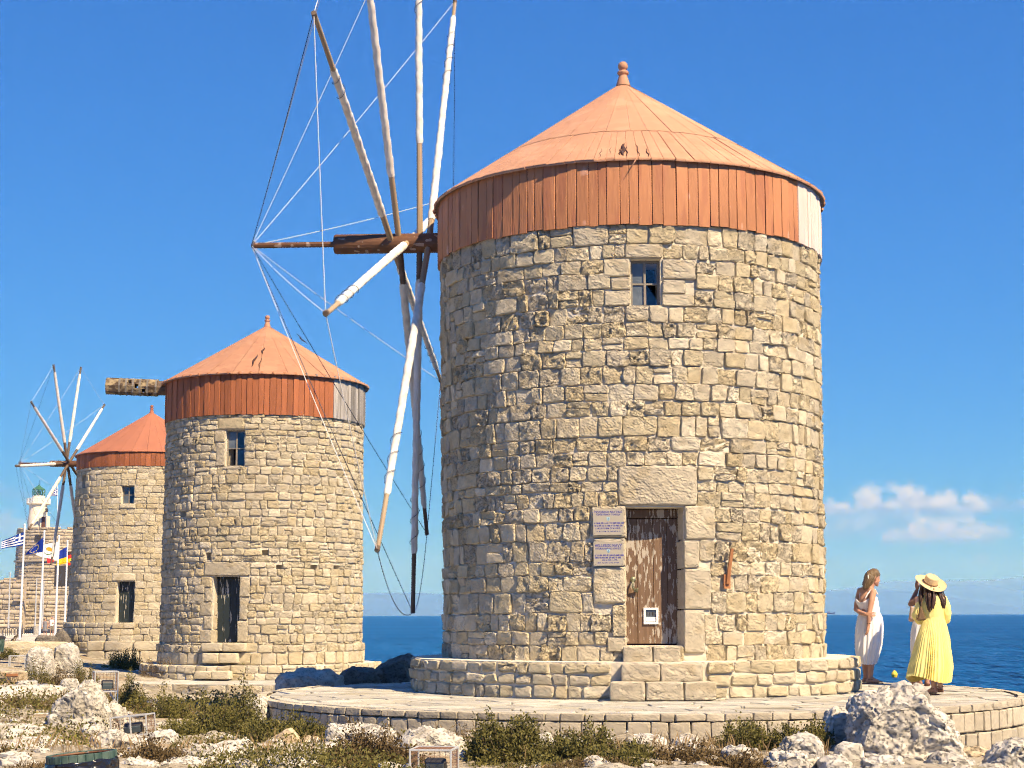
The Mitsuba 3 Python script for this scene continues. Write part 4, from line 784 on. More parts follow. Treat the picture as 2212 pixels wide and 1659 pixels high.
for q, (a, b, c, e, d_, bs) in enumerate([(-20, 1640, 90, 1690, 13.9, 'rock_white'), (250, 1640, 345, 1690, 14.0, 'rock_white'), (560, 1640, 700, 1690, 14.0, 'rock_white'), (690, 1606, 740, 1632, 15.6, 'rock_white'), (1770, 1640, 1840, 1690, 14.0, 'rock_white'), (2100, 1650, 2180, 1690, 14.4, 'rock_grey'), (100, 1590, 150, 1614, 18.0, 'rock_grey'), (380, 1610, 420, 1634, 16.6, 'rock_white')]):
    rock(blob(a, b, c, e, rough=.25), d_, .4, bs, ['pale rock in the very bottom left corner', 'pale rock at the bottom edge right of the litter bin', 'pale rock at the bottom edge below the squared slab', 'small pale rock right of the squared slab', 'pale rock at the bottom edge under the smooth whitish block', 'grey rock at the bottom edge left of the right corner rock', 'grey stone under the left foot of the large left boulder', 'small pale rock in scrub right of the rounded pale rock'][q], seg=.028)
# loose stones, too many to count
SR = []
prot = [man(Manifold.hull_points((trimesh.creation.icosphere(1).vertices * rng.uniform(.6, 1.1, (42, 1)) * [1, .8, .6]).tolist())) for _ in range(8)]
for _ in range(1500):
    d = rng.uniform(13.5, 34) if rng.random() < .8 else rng.uniform(34, 56); x = rng.uniform(-.33, .27) * d
    if math.hypot(x - TX, d - TY) < TR + .15 or x > LAND.bounds[2] - 2 or (d > 37 and x > -9) or not LAND.contains(Point(x, d)): continue
    s = rng.exponential(.045) + .014
    if s > .2: continue
    m = prot[rng.integers(8)]; v = m.vertices * s; a = rng.uniform(0, 6.28); v = v @ np.array([[math.cos(a), -math.sin(a), 0], [math.sin(a), math.cos(a), 0], [0, 0, 1]])
    SR.append(((v), m.faces, x, d))
zz_ = ground_z(np.array([q[2] for q in SR]), np.array([q[3] for q in SR]))
obj('loose_stones', cat_mesh([tri(v + [x, d, z + .005], f) for (v, f, x, d), z in zip(SR, zz_)]), 'rock_white', 'loose pale stones strewn over the shore', kind='stuff')

# ---------------------------------------------------------------- shrubs
def leaf_mat(name, a, b, c): mat(name, lambda p, n, uv: tm(tm(a, b, ts(.1, .6, uv.x)), c, ts(.80, .97, uv.x)) * (.8 + .4 * uv.y), .8, two=True, specular=.2)
leaf_mat('leaf_olive', (.060, .060, .016), (.155, .140, .042), (.24, .20, .08)); leaf_mat('leaf_brown', (.075, .050, .022), (.14, .10, .045), (.24, .17, .09)); leaf_mat('leaf_yellow', (.16, .17, .03), (.26, .25, .05), (.30, .24, .08)); mat('twig', (.16, .115, .075), .9)
def shrub(x0, x1, y0, y1, d, bsdf, label, stems=90, per=60, cat='shrub', leaf=(.026, .0085), mess=.35, key='shrub', deep=None):
    b = at((x0 + x1) / 2, y1, d); w = (x1 - x0) / 2 / 3600 * d * 1.1; h = (y1 - y0) / 3600 * d * 1.02; dp = deep or w * .8; zb = min(b[2], float(ground_z(np.array([b[0]]), np.array([b[1]]))[0]) + .05)
    h += b[2] - zb; LV, LF, ST, UV = [], [], [], []
    nl = 0; l0, l1, l2 = rng.uniform(0, 6.28, 3)
    lump = lambda ph, rr: 1 + rr * (.28 * math.sin(2 * ph + l0) + .22 * math.sin(3 * ph + l1)) + .12 * math.sin(5 * rr + l2)
    for s in range(stems):
        ph = rng.uniform(0, 6.283); rr = math.sqrt(rng.uniform(0, 1)); e = np.array([w * rr * math.cos(ph), dp * rr * math.sin(ph), 0]); st = e * rng.uniform(.15, .75)
        top = e * rng.uniform(.85, 1.1) + [0, 0, h * math.sqrt(max(0.05, 1 - rr * rr * .92)) * (rng.uniform(.45, 1.0) + (.3 if rng.random() < .07 else 0)) * lump(ph, rr)]
        n = 8; t = np.linspace(0, 1, n); C = st + (top - st) * t[:, None]; C[:, 2] = top[2] * t ** .8; C[:, :2] += np.sin(t * 3 + ph)[:, None] * rng.normal(0, .04 * w, 2)
        C += np.array([b[0], b[1], zb]); ST.append(tube(C[::2] if n > 6 else C, [.004, .0035, .003, .0015], 3, False))
        k = rng.integers(per // 2, per); q = rng.uniform(.25, 1, k) ** .7; P = np.stack([np.interp(q, t, C[:, a]) for a in range(3)], 1) + rng.normal(0, .018 + .02 * w, (k, 3))
        tang = (C[-1] - C[0]) / np.linalg.norm(C[-1] - C[0]); D = tang * 1.0 + rng.normal(0, mess * 1.6, (k, 3)); D /= np.linalg.norm(D, axis=1, keepdims=True)
        W = np.cross(D, rng.normal(0, 1, (k, 3))); W /= np.linalg.norm(W, axis=1, keepdims=True)
        L = leaf[0] * rng.uniform(.6, 1.5, (k, 1)); B = leaf[1] * rng.uniform(.7, 1.3, (k, 1)); N = np.cross(D, W)
        V = np.stack([P, P + D * L * .5 + W * B + N * B * .3, P + D * L, P + D * L * .5 - W * B + N * B * .3], 1).reshape(-1, 3)
        i = np.arange(k)[:, None] * 4 + nl; LF.append(np.vstack([np.hstack([i, i + 1, i + 2]), np.hstack([i, i + 2, i + 3])])); nl += 4 * k; LV.append(V)
        u = np.clip(rng.normal(.42, .2, k) + rng.normal(0, .12), 0, 1); UV.append(np.repeat(np.stack([u, rng.uniform(0, 1, k)], 1), 4, 0))
    K = thing(key, label, cat)
    obj(K + '__stems', cat_mesh(ST), 'twig'); obj(K + '__foliage', (np.vstack(LV), np.vstack(LF)), bsdf, uv=np.vstack(UV))
    return K
shrub(1008, 1166, 1552, 1668, 15.1, 'leaf_olive', 'dense olive green bush right of the wire cage, tallest in front of the terrace', 190, 90)
shrub(1168, 1332, 1578, 1668, 14.9, 'leaf_olive', 'bushy green shrub below the middle of the terrace edge', 170, 80)
shrub(1318, 1430, 1602, 1668, 14.6, 'leaf_olive', 'low sparse shrub in front of the terrace below the mill steps', 90, 50)
shrub(1400, 1562, 1612, 1668, 14.5, 'leaf_brown', 'thin brownish scrub at the bottom right of centre', 110, 50)
shrub(1540, 1690, 1566, 1640, 16.2, 'leaf_olive', 'long low olive bush against the terrace edge', 150, 70)
shrub(1668, 1806, 1572, 1632, 16.0, 'leaf_olive', 'olive bush touching the shaded rock left of the largest boulder', 140, 70)
shrub(712, 902, 1594, 1668, 14.6, 'leaf_brown', 'brownish heath like scrub left of the wire cage at bottom', 170, 80)
shrub(596, 720, 1562, 1612, 17.0, 'leaf_olive', 'small dark bush at the left front of the terrace', 100, 60)
shrub(246, 314, 1466, 1562, 24.0, 'leaf_olive', 'upright bush beside the upper wire cage at left', 130, 80)
shrub(296, 420, 1500, 1594, 21.5, 'leaf_olive', 'bright olive shrub below the retaining wall', 150, 80)
shrub(398, 562, 1506, 1654, 18.4, 'leaf_olive', 'largest spreading olive shrub between the middle mill and the terrace', 260, 100)
shrub(520, 660, 1540, 1640, 17.6, 'leaf_olive', 'dark green shrub left of the round terrace end', 170, 80)
shrub(236, 430, 1614, 1680, 14.6, 'leaf_brown', 'reddish brown dry scrub along the bottom at left', 170, 70)
shrub(20, 116, 1508, 1578, 22.0, 'leaf_olive', 'grassy green shrub left of the large pitted boulder', 120, 70, mess=.2)
shrub(44, 122, 1432, 1474, 34.0, 'leaf_olive', 'low brown green shrub behind the flat shelf at left', 100, 60)
shrub(104, 172, 1442, 1484, 34.0, 'leaf_brown', 'brownish shrub above the large left boulder', 90, 60)
shrub(148, 214, 1428, 1470, 35.0, 'leaf_olive', 'dark green bush left of the middle mill terrace', 110, 70)
shrub(226, 308, 1404, 1462, 49.0, 'leaf_olive', 'dark bush between the far and the middle windmill', 130, 70, leaf=(.04, .013))
shrub(78, 186, 1600, 1628, 16.9, 'leaf_yellow', 'yellow green succulent cushion under the large left boulder', 80, 50, cat='plant', key='succulent_plant')
shrub(1196, 1330, 1590, 1612, 16.4, 'leaf_brown', 'strip of dry scrub along the foot of the terrace', 60, 40)
shrub(-10, 40, 1400, 1425, 54, 'leaf_olive', 'tuft of green weeds at the left end of the block wall', 50, 40, leaf=(.05, .013), cat='plant', key='weed_tuft')
shrub(860, 1000, 1600, 1634, 16.0, 'leaf_brown', 'dry scrub growing behind the bottom cage and whitish rock', 60, 50)
shrub(430, 530, 1590, 1650, 16.6, 'leaf_olive', 'front part of the spreading shrub, just above the white rough rock', 110, 70)
shrub(340, 470, 1560, 1612, 18.2, 'leaf_olive', 'olive shrub between the lower left cage and the largest shrub', 120, 70)
shrub(-20, 60, 1626, 1668, 14.4, 'leaf_brown', 'dry brown scrub in the bottom left corner', 70, 50)
shrub(690, 800, 1620, 1672, 14.3, 'leaf_brown', 'brown scrub at the bottom beside the squared slab', 100, 60)
shrub(1250, 1420, 1628, 1676, 14.1, 'leaf_olive', 'low green growth along the bottom edge right of the bushy green shrub', 110, 60)
shrub(1480, 1660, 1636, 1676, 14.1, 'leaf_brown', 'dry twiggy scrub along the bottom edge at right of centre', 100, 50)
shrub(120, 220, 1600, 1640, 17.6, 'leaf_brown', 'dry brown scrub in the gap below the large left boulder', 60, 50)
shrub(300, 400, 1420, 1470, 44, 'leaf_brown', 'brown tufts at the left corner of the middle mill terrace', 60, 50)
shrub(700, 860, 1578, 1606, 16.9, 'leaf_olive', 'thin olive scrub at the foot of the terrace behind the pale rocks', 70, 50)
# low scrub creeping over the ground, one mass
def cover(n, key, bs, label, thr, seed, leaf, x0=-.32, x1=.13, d0=13.4, d1=31, h=.09):
    d = d0 + (d1 - d0) * rng.uniform(0, 1, n) ** 1.5; x = d * rng.uniform(x0, x1, n); g = meshkit.fbm(np.stack([x * .8, d * .5, 0 * x], -1), 4, seed); k = (g > thr) & (np.hypot((x - TX) / (TR + .12), (d - TY) / (TR + .12)) > 1) & ((d < 36.5) | (x < -10)); x, d, g = x[k], d[k], g[k]; m = len(x)
    z = ground_z(x, d) + rng.uniform(0, 1, m) ** 1.6 * h * np.clip((g - thr) * 12, .2, 1.3) * (1 + 1.4 * meshkit.noise(np.stack([x * 3, d * 3, 0 * x], -1), 5) ** 3)
    P = np.stack([x, d, z], 1); D = rng.normal(0, .8, (m, 3)) + [0, 0, .8]; D /= np.linalg.norm(D, axis=1, keepdims=True); W = np.cross(D, rng.normal(0, 1, (m, 3))); W /= np.linalg.norm(W, axis=1, keepdims=True); s = (np.clip(d / 16, 1, 2) * rng.uniform(.6, 1.4, m))[:, None]
    V = np.stack([P, P + D * leaf[0] * s * .5 + W * leaf[1] * s, P + D * leaf[0] * s, P + D * leaf[0] * s * .5 - W * leaf[1] * s], 1).reshape(-1, 3); i = np.arange(m)[:, None] * 4
    u = np.repeat(np.stack([np.clip(rng.normal(.45, .22, m), 0, 1), rng.uniform(0, 1, m)], 1), 4, 0)
    obj(key, (V, np.vstack([np.hstack([i, i + 1, i + 2]), np.hstack([i, i + 2, i + 3])])), bs, label, kind='stuff', uv=u)
cover(90000, 'creeping_scrub', 'leaf_olive', 'low olive scrub creeping between the rocks', .60, 31, (.032, .008), h=.13)
cover(90000, 'dry_litter', 'leaf_brown', 'dry brown stalks and litter between the rocks', .565, 47, (.045, .004), h=.06)
def tuft(n, x0, x1, y, d, key, label, h=.16):
    V, F = [], []
    for k in range(n):
        p = at(rng.uniform(x0, x1), y, d + rng.uniform(-.4, .4)); p[2] = ground_z(p[:1], p[1:2])[0]; L = h * rng.uniform(.5, 1.2); a = rng.uniform(0, 6.28); b = rng.uniform(.1, .6) * L; w = .003; c = len(V) * 1
        q = np.array([math.cos(a), math.sin(a), 0]); s = np.array([-q[1], q[0], 0]); i = len(V)
        V += [p - s * w, p + s * w, p + q * b * .4 + [0, 0, L * .6], p + q * b + [0, 0, L]]; F += [[i, i + 1, i + 2], [i, i + 2, i + 3]]
    obj(key, (np.array(V), np.array(F)), 'leaf_brown', label, kind='stuff', uv=np.tile([.95, .8], (len(V), 1)))
tuft(260, 0, 720, 1640, 15.3, 'dry_grass', 'dry grass blades between the rocks at lower left'); tuft(240, 1130, 1800, 1640, 15.2, 'dry_grass', 'dry grass blades before the terrace'); tuft(150, 0, 300, 1490, 30, 'dry_grass', 'dry grass near the flat shelves', .3)

# ---------------------------------------------------------------- wire cages with floodlights
mat('cage_steel', lambda p, n, uv: tm((.62, .64, .63), (.45, .46, .45), tf(p.x * 12, p.y * 12, p.z * 12, 3)), .45, metallic=.35); mat('wire_rust', (.22, .13, .09), .6); mat('lamp_black', (.035, .035, .038), .5); mat('lamp_glass', (.10, .14, .16), .08, specular=.7)
def bar(a, b, w):
    a, b = np.array(a, float), np.array(b, float); L = np.linalg.norm(b - a); m = bevel_box(w, w, L, w * .15); t, p, q = frame_of(b - a); X = np.eye(4); X[:3, 0], X[:3, 1], X[:3, 2], X[:3, 3] = p, q, t, (a + b) / 2; m.apply_transform(X); return m
def cage(base, w, dp, h, yaw, tilt, label, lamp, legs=0.0, bw=.016, mesh_step=.045, mid=False, lamp_z=.02):
    X = trimesh.transformations.translation_matrix(base) @ trimesh.transformations.rotation_matrix(yaw, [0, 0, 1]) @ trimesh.transformations.rotation_matrix(tilt, [0, 1, 0])
    K = thing('wire_cage', label, 'cage', 'wire cages over floodlights')
    def put(key, m, bs): m.apply_transform(X); return solid(K + '__' + key, m, bs)
    C = [(-w / 2, -dp / 2), (w / 2, -dp / 2), (w / 2, dp / 2), (-w / 2, dp / 2)]
    for k, (x, y) in enumerate(C):
        x2, y2 = C[(k + 1) % 4]; put('post', bar((x, y, -legs), (x, y, h + bw / 2), bw), 'cage_steel')
        s = bw / 2 / math.hypot(x2 - x, y2 - y); e = ((x + (x2 - x) * s, y + (y2 - y) * s), (x2 - (x2 - x) * s, y2 - (y2 - y) * s))
        put('rail', bar((*e[0], h), (*e[1], h), bw * .98), 'cage_steel'); put('rail', bar((*e[0], .01), (*e[1], .01), bw * .96), 'cage_steel')
    if mid: put('post', bar((.02, -dp / 2, .01), (.02, -dp / 2, h), bw), 'cage_steel')
    wires = []
    for x in np.arange(-w / 2 + mesh_step, w / 2 - .01, mesh_step): wires += [tube(line((x, s * dp / 2, .01), (x, s * dp / 2, h)), .0022, 4) for s in (1,)] + [tube(line((x, -dp / 2, h), (x, dp / 2, h)), .0022, 4)]
    for z in np.arange(mesh_step, h, mesh_step): wires += [tube(line((-w / 2, s * dp / 2, z), (w / 2, s * dp / 2, z)), .0022, 4) for s in (1,)] + [tube(line((s * w / 2, -dp / 2, z), (s * w / 2, dp / 2, z)), .0022, 4) for s in (-1, 1)]
    for y in np.arange(-dp / 2 + mesh_step, dp / 2 - .01, mesh_step): wires += [tube(line((s * w / 2, y, .01), (s * w / 2, y, h)), .0022, 4) for s in (-1, 1)] + [tube(line((-w / 2, y, h), (w / 2, y, h)), .0022, 4)]
    put('wire_mesh', cat_mesh(wires), 'wire_rust')
    if lamp:
        F = thing('floodlight', lamp, 'floodlight', 'floodlights in wire cages'); R = X @ trimesh.transformations.translation_matrix([0.02, 0, lamp_z]) @ trimesh.transformations.rotation_matrix(.5, [1, 0, 0])
        def fp(key, m, bs): m.apply_transform(R); return solid(F + '__' + key, m, bs)
        a, b = min(w * .26, .12), min(h * .24, .06); m = bevel_box(2 * a, .07, 2 * b, .015); m.apply_translation([0, 0, b + .03]); fp('housing', m, 'lamp_black')
        m = boxm(-a + .015, a - .015, -.042, -.0355, .045, 2 * b + .015); fp('glass', m, 'lamp_glass')
        fp('bracket', tube([[-a - .012, 0, b + .03], [-a - .012, .01, -.01], [a + .012, .01, -.01], [a + .012, 0, b + .03]], .006, 5), 'cage_steel')
        fins = [boxm(-a + .02 + k * .03, -a + .026 + k * .03, .034, .06, .05, 2 * b) for k in range(int(2 * a / .03))]; fp('cooling_fins', cat_mesh(fins), 'lamp_black')
    return X
XA = cage(at(227, 1495, 22.6), .30, .26, .27, .35, 0, 'tall wire cage on legs beside the large left boulder', 'black floodlight in the upper left cage, beside the large boulder', legs=.20, mid=False)
XB = cage(at(289, 1590, 18.6), .40, .28, .22, -.12, -.10, 'wide wire cage tilted among rocks at lower left', 'black floodlight with bluish glass in the tilted lower left cage', mid=True)
XC = cage(at(938, 1676, 13.7), .33, .34, .215, -.14, 0, 'pale steel wire cage at the bottom edge left of centre', 'floodlight inside the bottom cage', legs=.1)
XD = cage(at(37, 1452, 44.0), .40, .35, .42, .2, 0, 'thin distant wire cage before the low block wall at left', 'dark floodlight in the distant cage at far left', legs=.1, mesh_step=.2, bw=.022)
solid('power_cable', tube(sag(at(237, 1494, 22.6), at(310, 1546, 18.6), .12, 20), .012, 6), 'rope_dark', label='black cable sagging from the upper left cage down to the lower one', cat='cable')
# concrete block with a lamp box at the left edge
kb = thing('concrete_block', 'weathered concrete block with a rust streak at the left edge', 'concrete block')
c = at(22, 1475, 31); m = bevel_box(.44, .35, .20, .02); m.apply_translation([c[0], c[1] + .17, c[2] + .10]); solid(kb + '__body', m, 'rock_yellow', smooth=False)
m = bevel_box(.24, .02, .05, .004); m.apply_translation([c[0] + .02, c[1] - .012, c[2] + .14]); solid(kb + '__rust_plate', m, 'bracket_rust')
m = bevel_box(.26, .12, .10, .01); m.apply_translation([c[0] - .10, c[1] - .12, c[2] + .05]); solid('lamp_box', m, 'lamp_black', label='dark box lying before the concrete block at the left edge', cat='box')
# ---------------------------------------------------------------- litter bin with a black bag, cut by the bottom edge
mat('bin_green', lambda p, n, uv: tm((.025, .060, .050), (.10, .15, .125), ts(.40, .75, tf(p.x * 16, p.y * 16, p.z * 5, 4))) , .55, lambda p, n, uv: tn(p.x * 40, p.y * 40, p.z * 12), .004, specular=.4)
mat('bin_bag', (.012, .012, .016), .22, lambda p, n, uv: tf(p.x * 9, p.y * 9, p.z * 16, 3), .05, specular=.6, eps=4e-3)
KB = thing('litter_bin', 'round litter bin with weathered green boards and black bag at the bottom edge', 'litter bin')
bc = at(176, 1626, 9.0); TB = trimesh.transformations.translation_matrix(bc) @ trimesh.transformations.rotation_matrix(-.085, [0, 1, 0])
def bp(key, m, bs, t=.5, sm=False): m.apply_transform(TB); return solid(KB + '__' + key, m, bs, t, smooth=sm)
for k in range(26):
    a = k / 26 * 2 * math.pi; m = bevel_box(.042, .016, .042, .003); m.apply_translation([0, -.175, -.021 + rng.uniform(-.0008, .0008)]); rot_z(m, a); bp('slat', m, 'bin_green', rng.uniform())
th = np.linspace(0, 2 * np.pi, 73)[:-1]; zs = np.array([-.02, -.043, -.06, -.12, -.2, -.32, -.5, -.56]); rs = np.array([.164, .186, .190, .184, .172, .165, .155, .15])
V = []
for z, r in zip(zs, rs): rr_ = r + .010 * (meshkit.noise(np.stack([np.cos(th) * 6, np.sin(th) * 6, 0 * th + z * 9], -1), 3) - .5) * 2 * (z > -.45); V.append(np.stack([rr_ * np.cos(th), rr_ * np.sin(th), z + .012 * (meshkit.noise(np.stack([np.cos(th) * 4, np.sin(th) * 4, 0 * th], -1), 5) - .5) * (z > -.1)], 1))
V = np.vstack(V); i, j = np.meshgrid(np.arange(len(zs) - 1), np.arange(72), indexing='ij'); q = np.stack([i * 72 + j, (i + 1) * 72 + j, (i + 1) * 72 + (j + 1) % 72, i * 72 + (j + 1) % 72], -1).reshape(-1, 4)
bp('bag', tri(V, np.vstack([q[:, [0, 1, 2]], q[:, [0, 2, 3]]])), 'bin_bag', sm=True)
bp('hoop', tube([[.168 * math.cos(a), .168 * math.sin(a), -.012] for a in np.linspace(0, 6.2832, 40)], .008, 6), 'rust_iron')
bp('base', lathe([[0, -.62], [.14, -.62], [.15, -.56], [0, -.56]], sides=32), 'lamp_black')
K2_ = thing('litter_bin', 'green bin with a dark lid just inside the left edge by the block wall', 'litter bin')
bc = at(-1, 1408, 53); m = lathe([[0, 0], [.12, 0], [.15, .40], [0, .40]], bc, 20); solid(K2_ + '__body', m, 'bin_green'); solid(K2_ + '__lid', lathe([[0, .40], [.17, .40], [.175, .46], [.12, .49], [0, .50]], bc, 20), 'lamp_black')
# ---------------------------------------------------------------- the old sea fort, lighthouse and quay furniture
rng = np.random.default_rng(61)
mat('fort_stone', lambda p, n, uv: tm((.38, .32, .23), (.50, .435, .325), uv.x) * (.62 + .7 * tf(p.x * .9, p.y * .9, p.z * .9, 4)) * (1 - .45 * ts(.56, .70, tf(p.x * 2.2, p.y * 2.2, p.z * 2.8, 3))), .95, specular=.1)
mat('fort_joint', (.36, .30, .22), .95); mat('limewash', lambda p, n, uv: tm((.70, .63, .47), (.78, .73, .60), tf(p.x * .8, p.y * .8, p.z * .5, 4)), .85); mat('lantern_green', (.05, .15, .085), .5); mat('gate_dark', (.05, .045, .045), .9); mat('door_wood', (.12, .05, .03), .8)
FD = 215.0
F = thing('stone_fort', 'old sea fort with a round battered tower and long curtain wall', 'fort')
fx, fy0 = at(107, 1200, FD)[0], FD + 5; fr = 5.6; ztop, zmid, zlow = at(90, 1139, FD)[2], at(90, 1211, FD)[2], -1.2
ft = Tower(fx, fy0, fr, lambda v: fr + .25 * np.clip((zmid - np.asarray(v)) / 6, 0, 1))
TW = solid(F + '__tower', ft.core(zlow, ztop - .25, .06, [], thick=1.2), 'fort_joint'); top = lathe([[0, ztop - .9], [fr - .3, ztop - .9]], (fx, fy0, 0), 48); solid(F + '__roof_deck', top, 'fort_joint')
R = np.array(masonry(-1.75 * fr, 1.75 * fr, [zlow, zmid - .12, zmid + .12, ztop], [], .5, 1.3, .38, .52, rng, .5, .1)); keep = (R[:, 3] < ztop - .1) | (rng.random(len(R)) < .6); R = R[keep]
P = blocks(ft, R, rng, depth=.3, n=4, m=3, rnd=.03, jit=.06, gap=.012); emit(TW, 'block', P, 'fort_stone', rng, area=(R[:, 1] - R[:, 0]) * (R[:, 2] > at(90, 1250, FD)[2]) + .01 * rng.random(len(R)))
solid(F + '__string_course', lathe([[fr, zmid - .13], [fr + .22, zmid - .10], [fr + .22, zmid + .10], [fr, zmid + .13]], (fx, fy0, 0), 64), 'fort_stone', .7)
put = ft.local(ft.u_of(150 * .5, 1180)[0]); 
u0, z0 = ft.u_of(82.5, 1163); solid(F + '__window', ft.local(u0)(boxm(-.42, .42, -.08, .3, -.35, .35), fr, z0), 'gate_dark')
def curtain(y, px0, px1, ytop, rugged, zb=-1.1):
    a, b = at(px0, ytop, y), at(px1, ytop, y); L = b[0] - a[0]; zt = a[2]
    W = solid(F + '__curtain_wall', boxm(a[0], b[0], y + .12, y + 1.2, zb, zt - .2), 'fort_joint')
    S = lambda u, v, o: np.stack([a[0] + u, y - o + 0 * np.asarray(u), v + 0 * np.asarray(u)], -1)
    R = np.array(masonry(0, L, [zb, zt], [], .7, 1.7, .5, .66, rng, .4, .12)); R = R[(R[:, 3] < zt - .1) | (rng.random(len(R)) < rugged)]
    P = blocks(S, R, rng, depth=.25, n=4, m=3, rnd=.03, jit=.06, gap=.012); emit(W, 'block', P, 'fort_stone', rng, tone=rng.uniform(.45, 1, len(R)))
curtain(200, -40, 52, 1249, .75); curtain(203, 48, 175, 1267, .85); 
a, b = at(118, 1222, 206), at(165, 1268, 206); solid(F + '__gatehouse', boxm(a[0], b[0], 206, 209, -1, a[2]), 'gate_dark')
a, b = at(29, 1294, 199.6), at(165, 1298, 199.6); solid(F + '__ledge', boxm(a[0], b[0], 199.5, 200.1, b[2], a[2]), 'fort_stone', .3)
# lighthouse on the fort tower
LH = thing('lighthouse', 'small cream lighthouse with a green lantern roof on top of the fort', 'lighthouse'); c = at(82.5, 1100, FD + 4); lx, ly = c[0], c[1]
zz = lambda y: at(82.5, y, FD + 4)[2]; k = (FD + 4) / 3600
solid(LH + '__tower', lathe([[21.5 * k, zz(1142)], [20.5 * k, zz(1118)], [19.5 * k, zz(1112)], [18.6 * k, zz(1092)], [20 * k, zz(1090)]], (lx, ly, 0), 40), 'limewash', smooth=40 and False)
solid(LH + '__gallery', lathe([[14 * k, zz(1092)], [22.5 * k, zz(1090.5)], [25 * k, zz(1089)], [25 * k, zz(1087.5)], [0, zz(1087.5)]], (lx, ly, 0), 40), 'limewash')
solid(LH + '__lantern_base', lathe([[13.5 * k, zz(1088)], [13.5 * k, zz(1071.5)], [0, zz(1071.4)]], (lx, ly, 0), 32), 'limewash')
RL = [tube([[lx + 24.4 * k * math.cos(a), ly + 24.4 * k * math.sin(a), zz(1087.5)], [lx + 24.4 * k * math.cos(a), ly + 24.4 * k * math.sin(a), zz(1077.5)]], .035, 4) for a in np.linspace(0, 6.283, 40)[:-1]] + [tube([[lx + 24.4 * k * math.cos(a), ly + 24.4 * k * math.sin(a), zz(y)] for a in np.linspace(0, 6.283, 40)], .04, 4) for y in (1077.5, 1082)]
solid(LH + '__railing', cat_mesh(RL), 'white_paint')
ag = np.arange(10) * 2 * np.pi / 10
for q in range(10):
    p0, p1 = [(lx + 13.3 * k * math.cos(a), ly + 13.3 * k * math.sin(a)) for a in (ag[q], ag[(q + 1) % 10])]
    solid(LH + '__pane', tri([[*p0, zz(1071.4)], [*p1, zz(1071.4)], [*p1, zz(1058.5)], [*p0, zz(1058.5)]], [[0, 1, 2], [0, 2, 3]]), 'pane_glass'); solid(LH + '__mullion', tube([[*p0, zz(1071.4)], [*p1, zz(1058.5)]], .045, 4), 'lantern_green'); solid(LH + '__mullion', tube([[*p0, zz(1071.4)], [*p0, zz(1058.5)]], .055, 4), 'lantern_green')
solid(LH + '__lamp', lathe([[0, zz(1070)], [4 * k, zz(1069)], [5 * k, zz(1065)], [4 * k, zz(1061)], [0, zz(1060)]], (lx, ly, 0), 16), 'lamp_glass')
solid(LH + '__roof', lathe([[14.2 * k, zz(1058.8)], [14.2 * k, zz(1057.4)], [5 * k, zz(1051)], [3 * k, zz(1049.5)], [1.6 * k, zz(1049)], [1.6 * k, zz(1047)], [0, zz(1046.5)]], (lx, ly, 0), 10), 'lantern_green')
solid(LH + '__rod', tube([[lx, ly, zz(1048)], [lx, ly, zz(1037)]], .03, 4), 'lamp_black')
dd = at(94, 1130, FD + 2.6); solid(LH + '__doorway', boxm(dd[0] - 7 * k, dd[0] + 7 * k, dd[1] - .1, dd[1] + 1.5, zz(1142), zz(1115.5)), 'limewash'); solid(LH + '__door', boxm(dd[0] - 3.8 * k, dd[0] + 3.8 * k, dd[1] - .16, dd[1] - .101, zz(1142), zz(1118)), 'door_wood')
dd = at(100.5, 1103, FD + 3); solid(LH + '__window', boxm(dd[0] - 1.5 * k, dd[0] + 1.5 * k, dd[1] - .3, dd[1] + .4, zz(1107), zz(1099)), 'gate_dark')
# flagpoles and flags
def cloth(corners, d, colf, key, label, waves=2.2, amp=.16, parent=None):
    """A waving flag: corners of the hoist and fly edges in the photograph (hoist top, hoist bottom, fly top, fly bottom), real cloth at distance d."""
    A, B, C, D = [at(*q, d) for q in corners]; n, m = 25, 13; s, t = np.meshgrid(np.linspace(0, 1, n), np.linspace(0, 1, m), indexing='ij'); L = np.linalg.norm(C - A)
    P = (A * (1 - s)[..., None] + C * s[..., None]) * (1 - t)[..., None] + (B * (1 - s)[..., None] + D * s[..., None]) * t[..., None]
    ph = rng.uniform(0, 6); w = np.sin(s * waves * 6.283 + ph + t * 1.3) * s ** .5 * amp * L
    P[..., 1] += w; P[..., 2] += .22 * w
    i, j = np.meshgrid(np.arange(n - 1), np.arange(m - 1), indexing='ij'); q = np.stack([i * m + j, (i + 1) * m + j, (i + 1) * m + j + 1, i * m + j + 1], -1).reshape(-1, 4)
    b = mat('cloth_' + str(len(scene)), colf, .9, specular=.1)
    return obj(key, (P.reshape(-1, 3), q), b, label, 'flag', 'flags on the quay', smooth=True, uv=np.stack([s, t], -1).reshape(-1, 2))
def band(v, k): return dr.select(v < k, mi.Float(1), mi.Float(0))
def greek(p, n, uv):
    s, t = uv.x, uv.y; h_ = dr.floor(t * 9) * .5; w = dr.select(h_ - dr.floor(h_) < .25, mi.Float(0), mi.Float(1)); can = (s < .37) & (t < .555); cr = (dr.abs(s - .185) < .037) | (dr.abs(t - .277) < .055)
    w = dr.select(can, dr.select(cr, mi.Float(1), mi.Float(0)), w); return tm((.012, .045, .26), (.80, .80, .80), w)
def europe(p, n, uv):
    a = dr.atan2(uv.y - .5, (uv.x - .5) * 1.5); r = dr.sqrt(dr.square((uv.x - .5) * 1.5) + dr.square(uv.y - .5)); k = a / 6.2832 * 12 + 12.5; k = dr.abs(k - dr.floor(k) - .5) * .16
    return tm((.01, .03, .24), (.80, .62, .05), dr.select(dr.sqrt(dr.square(r - .33) + dr.square(k)) < .045, mi.Float(1), mi.Float(0)))
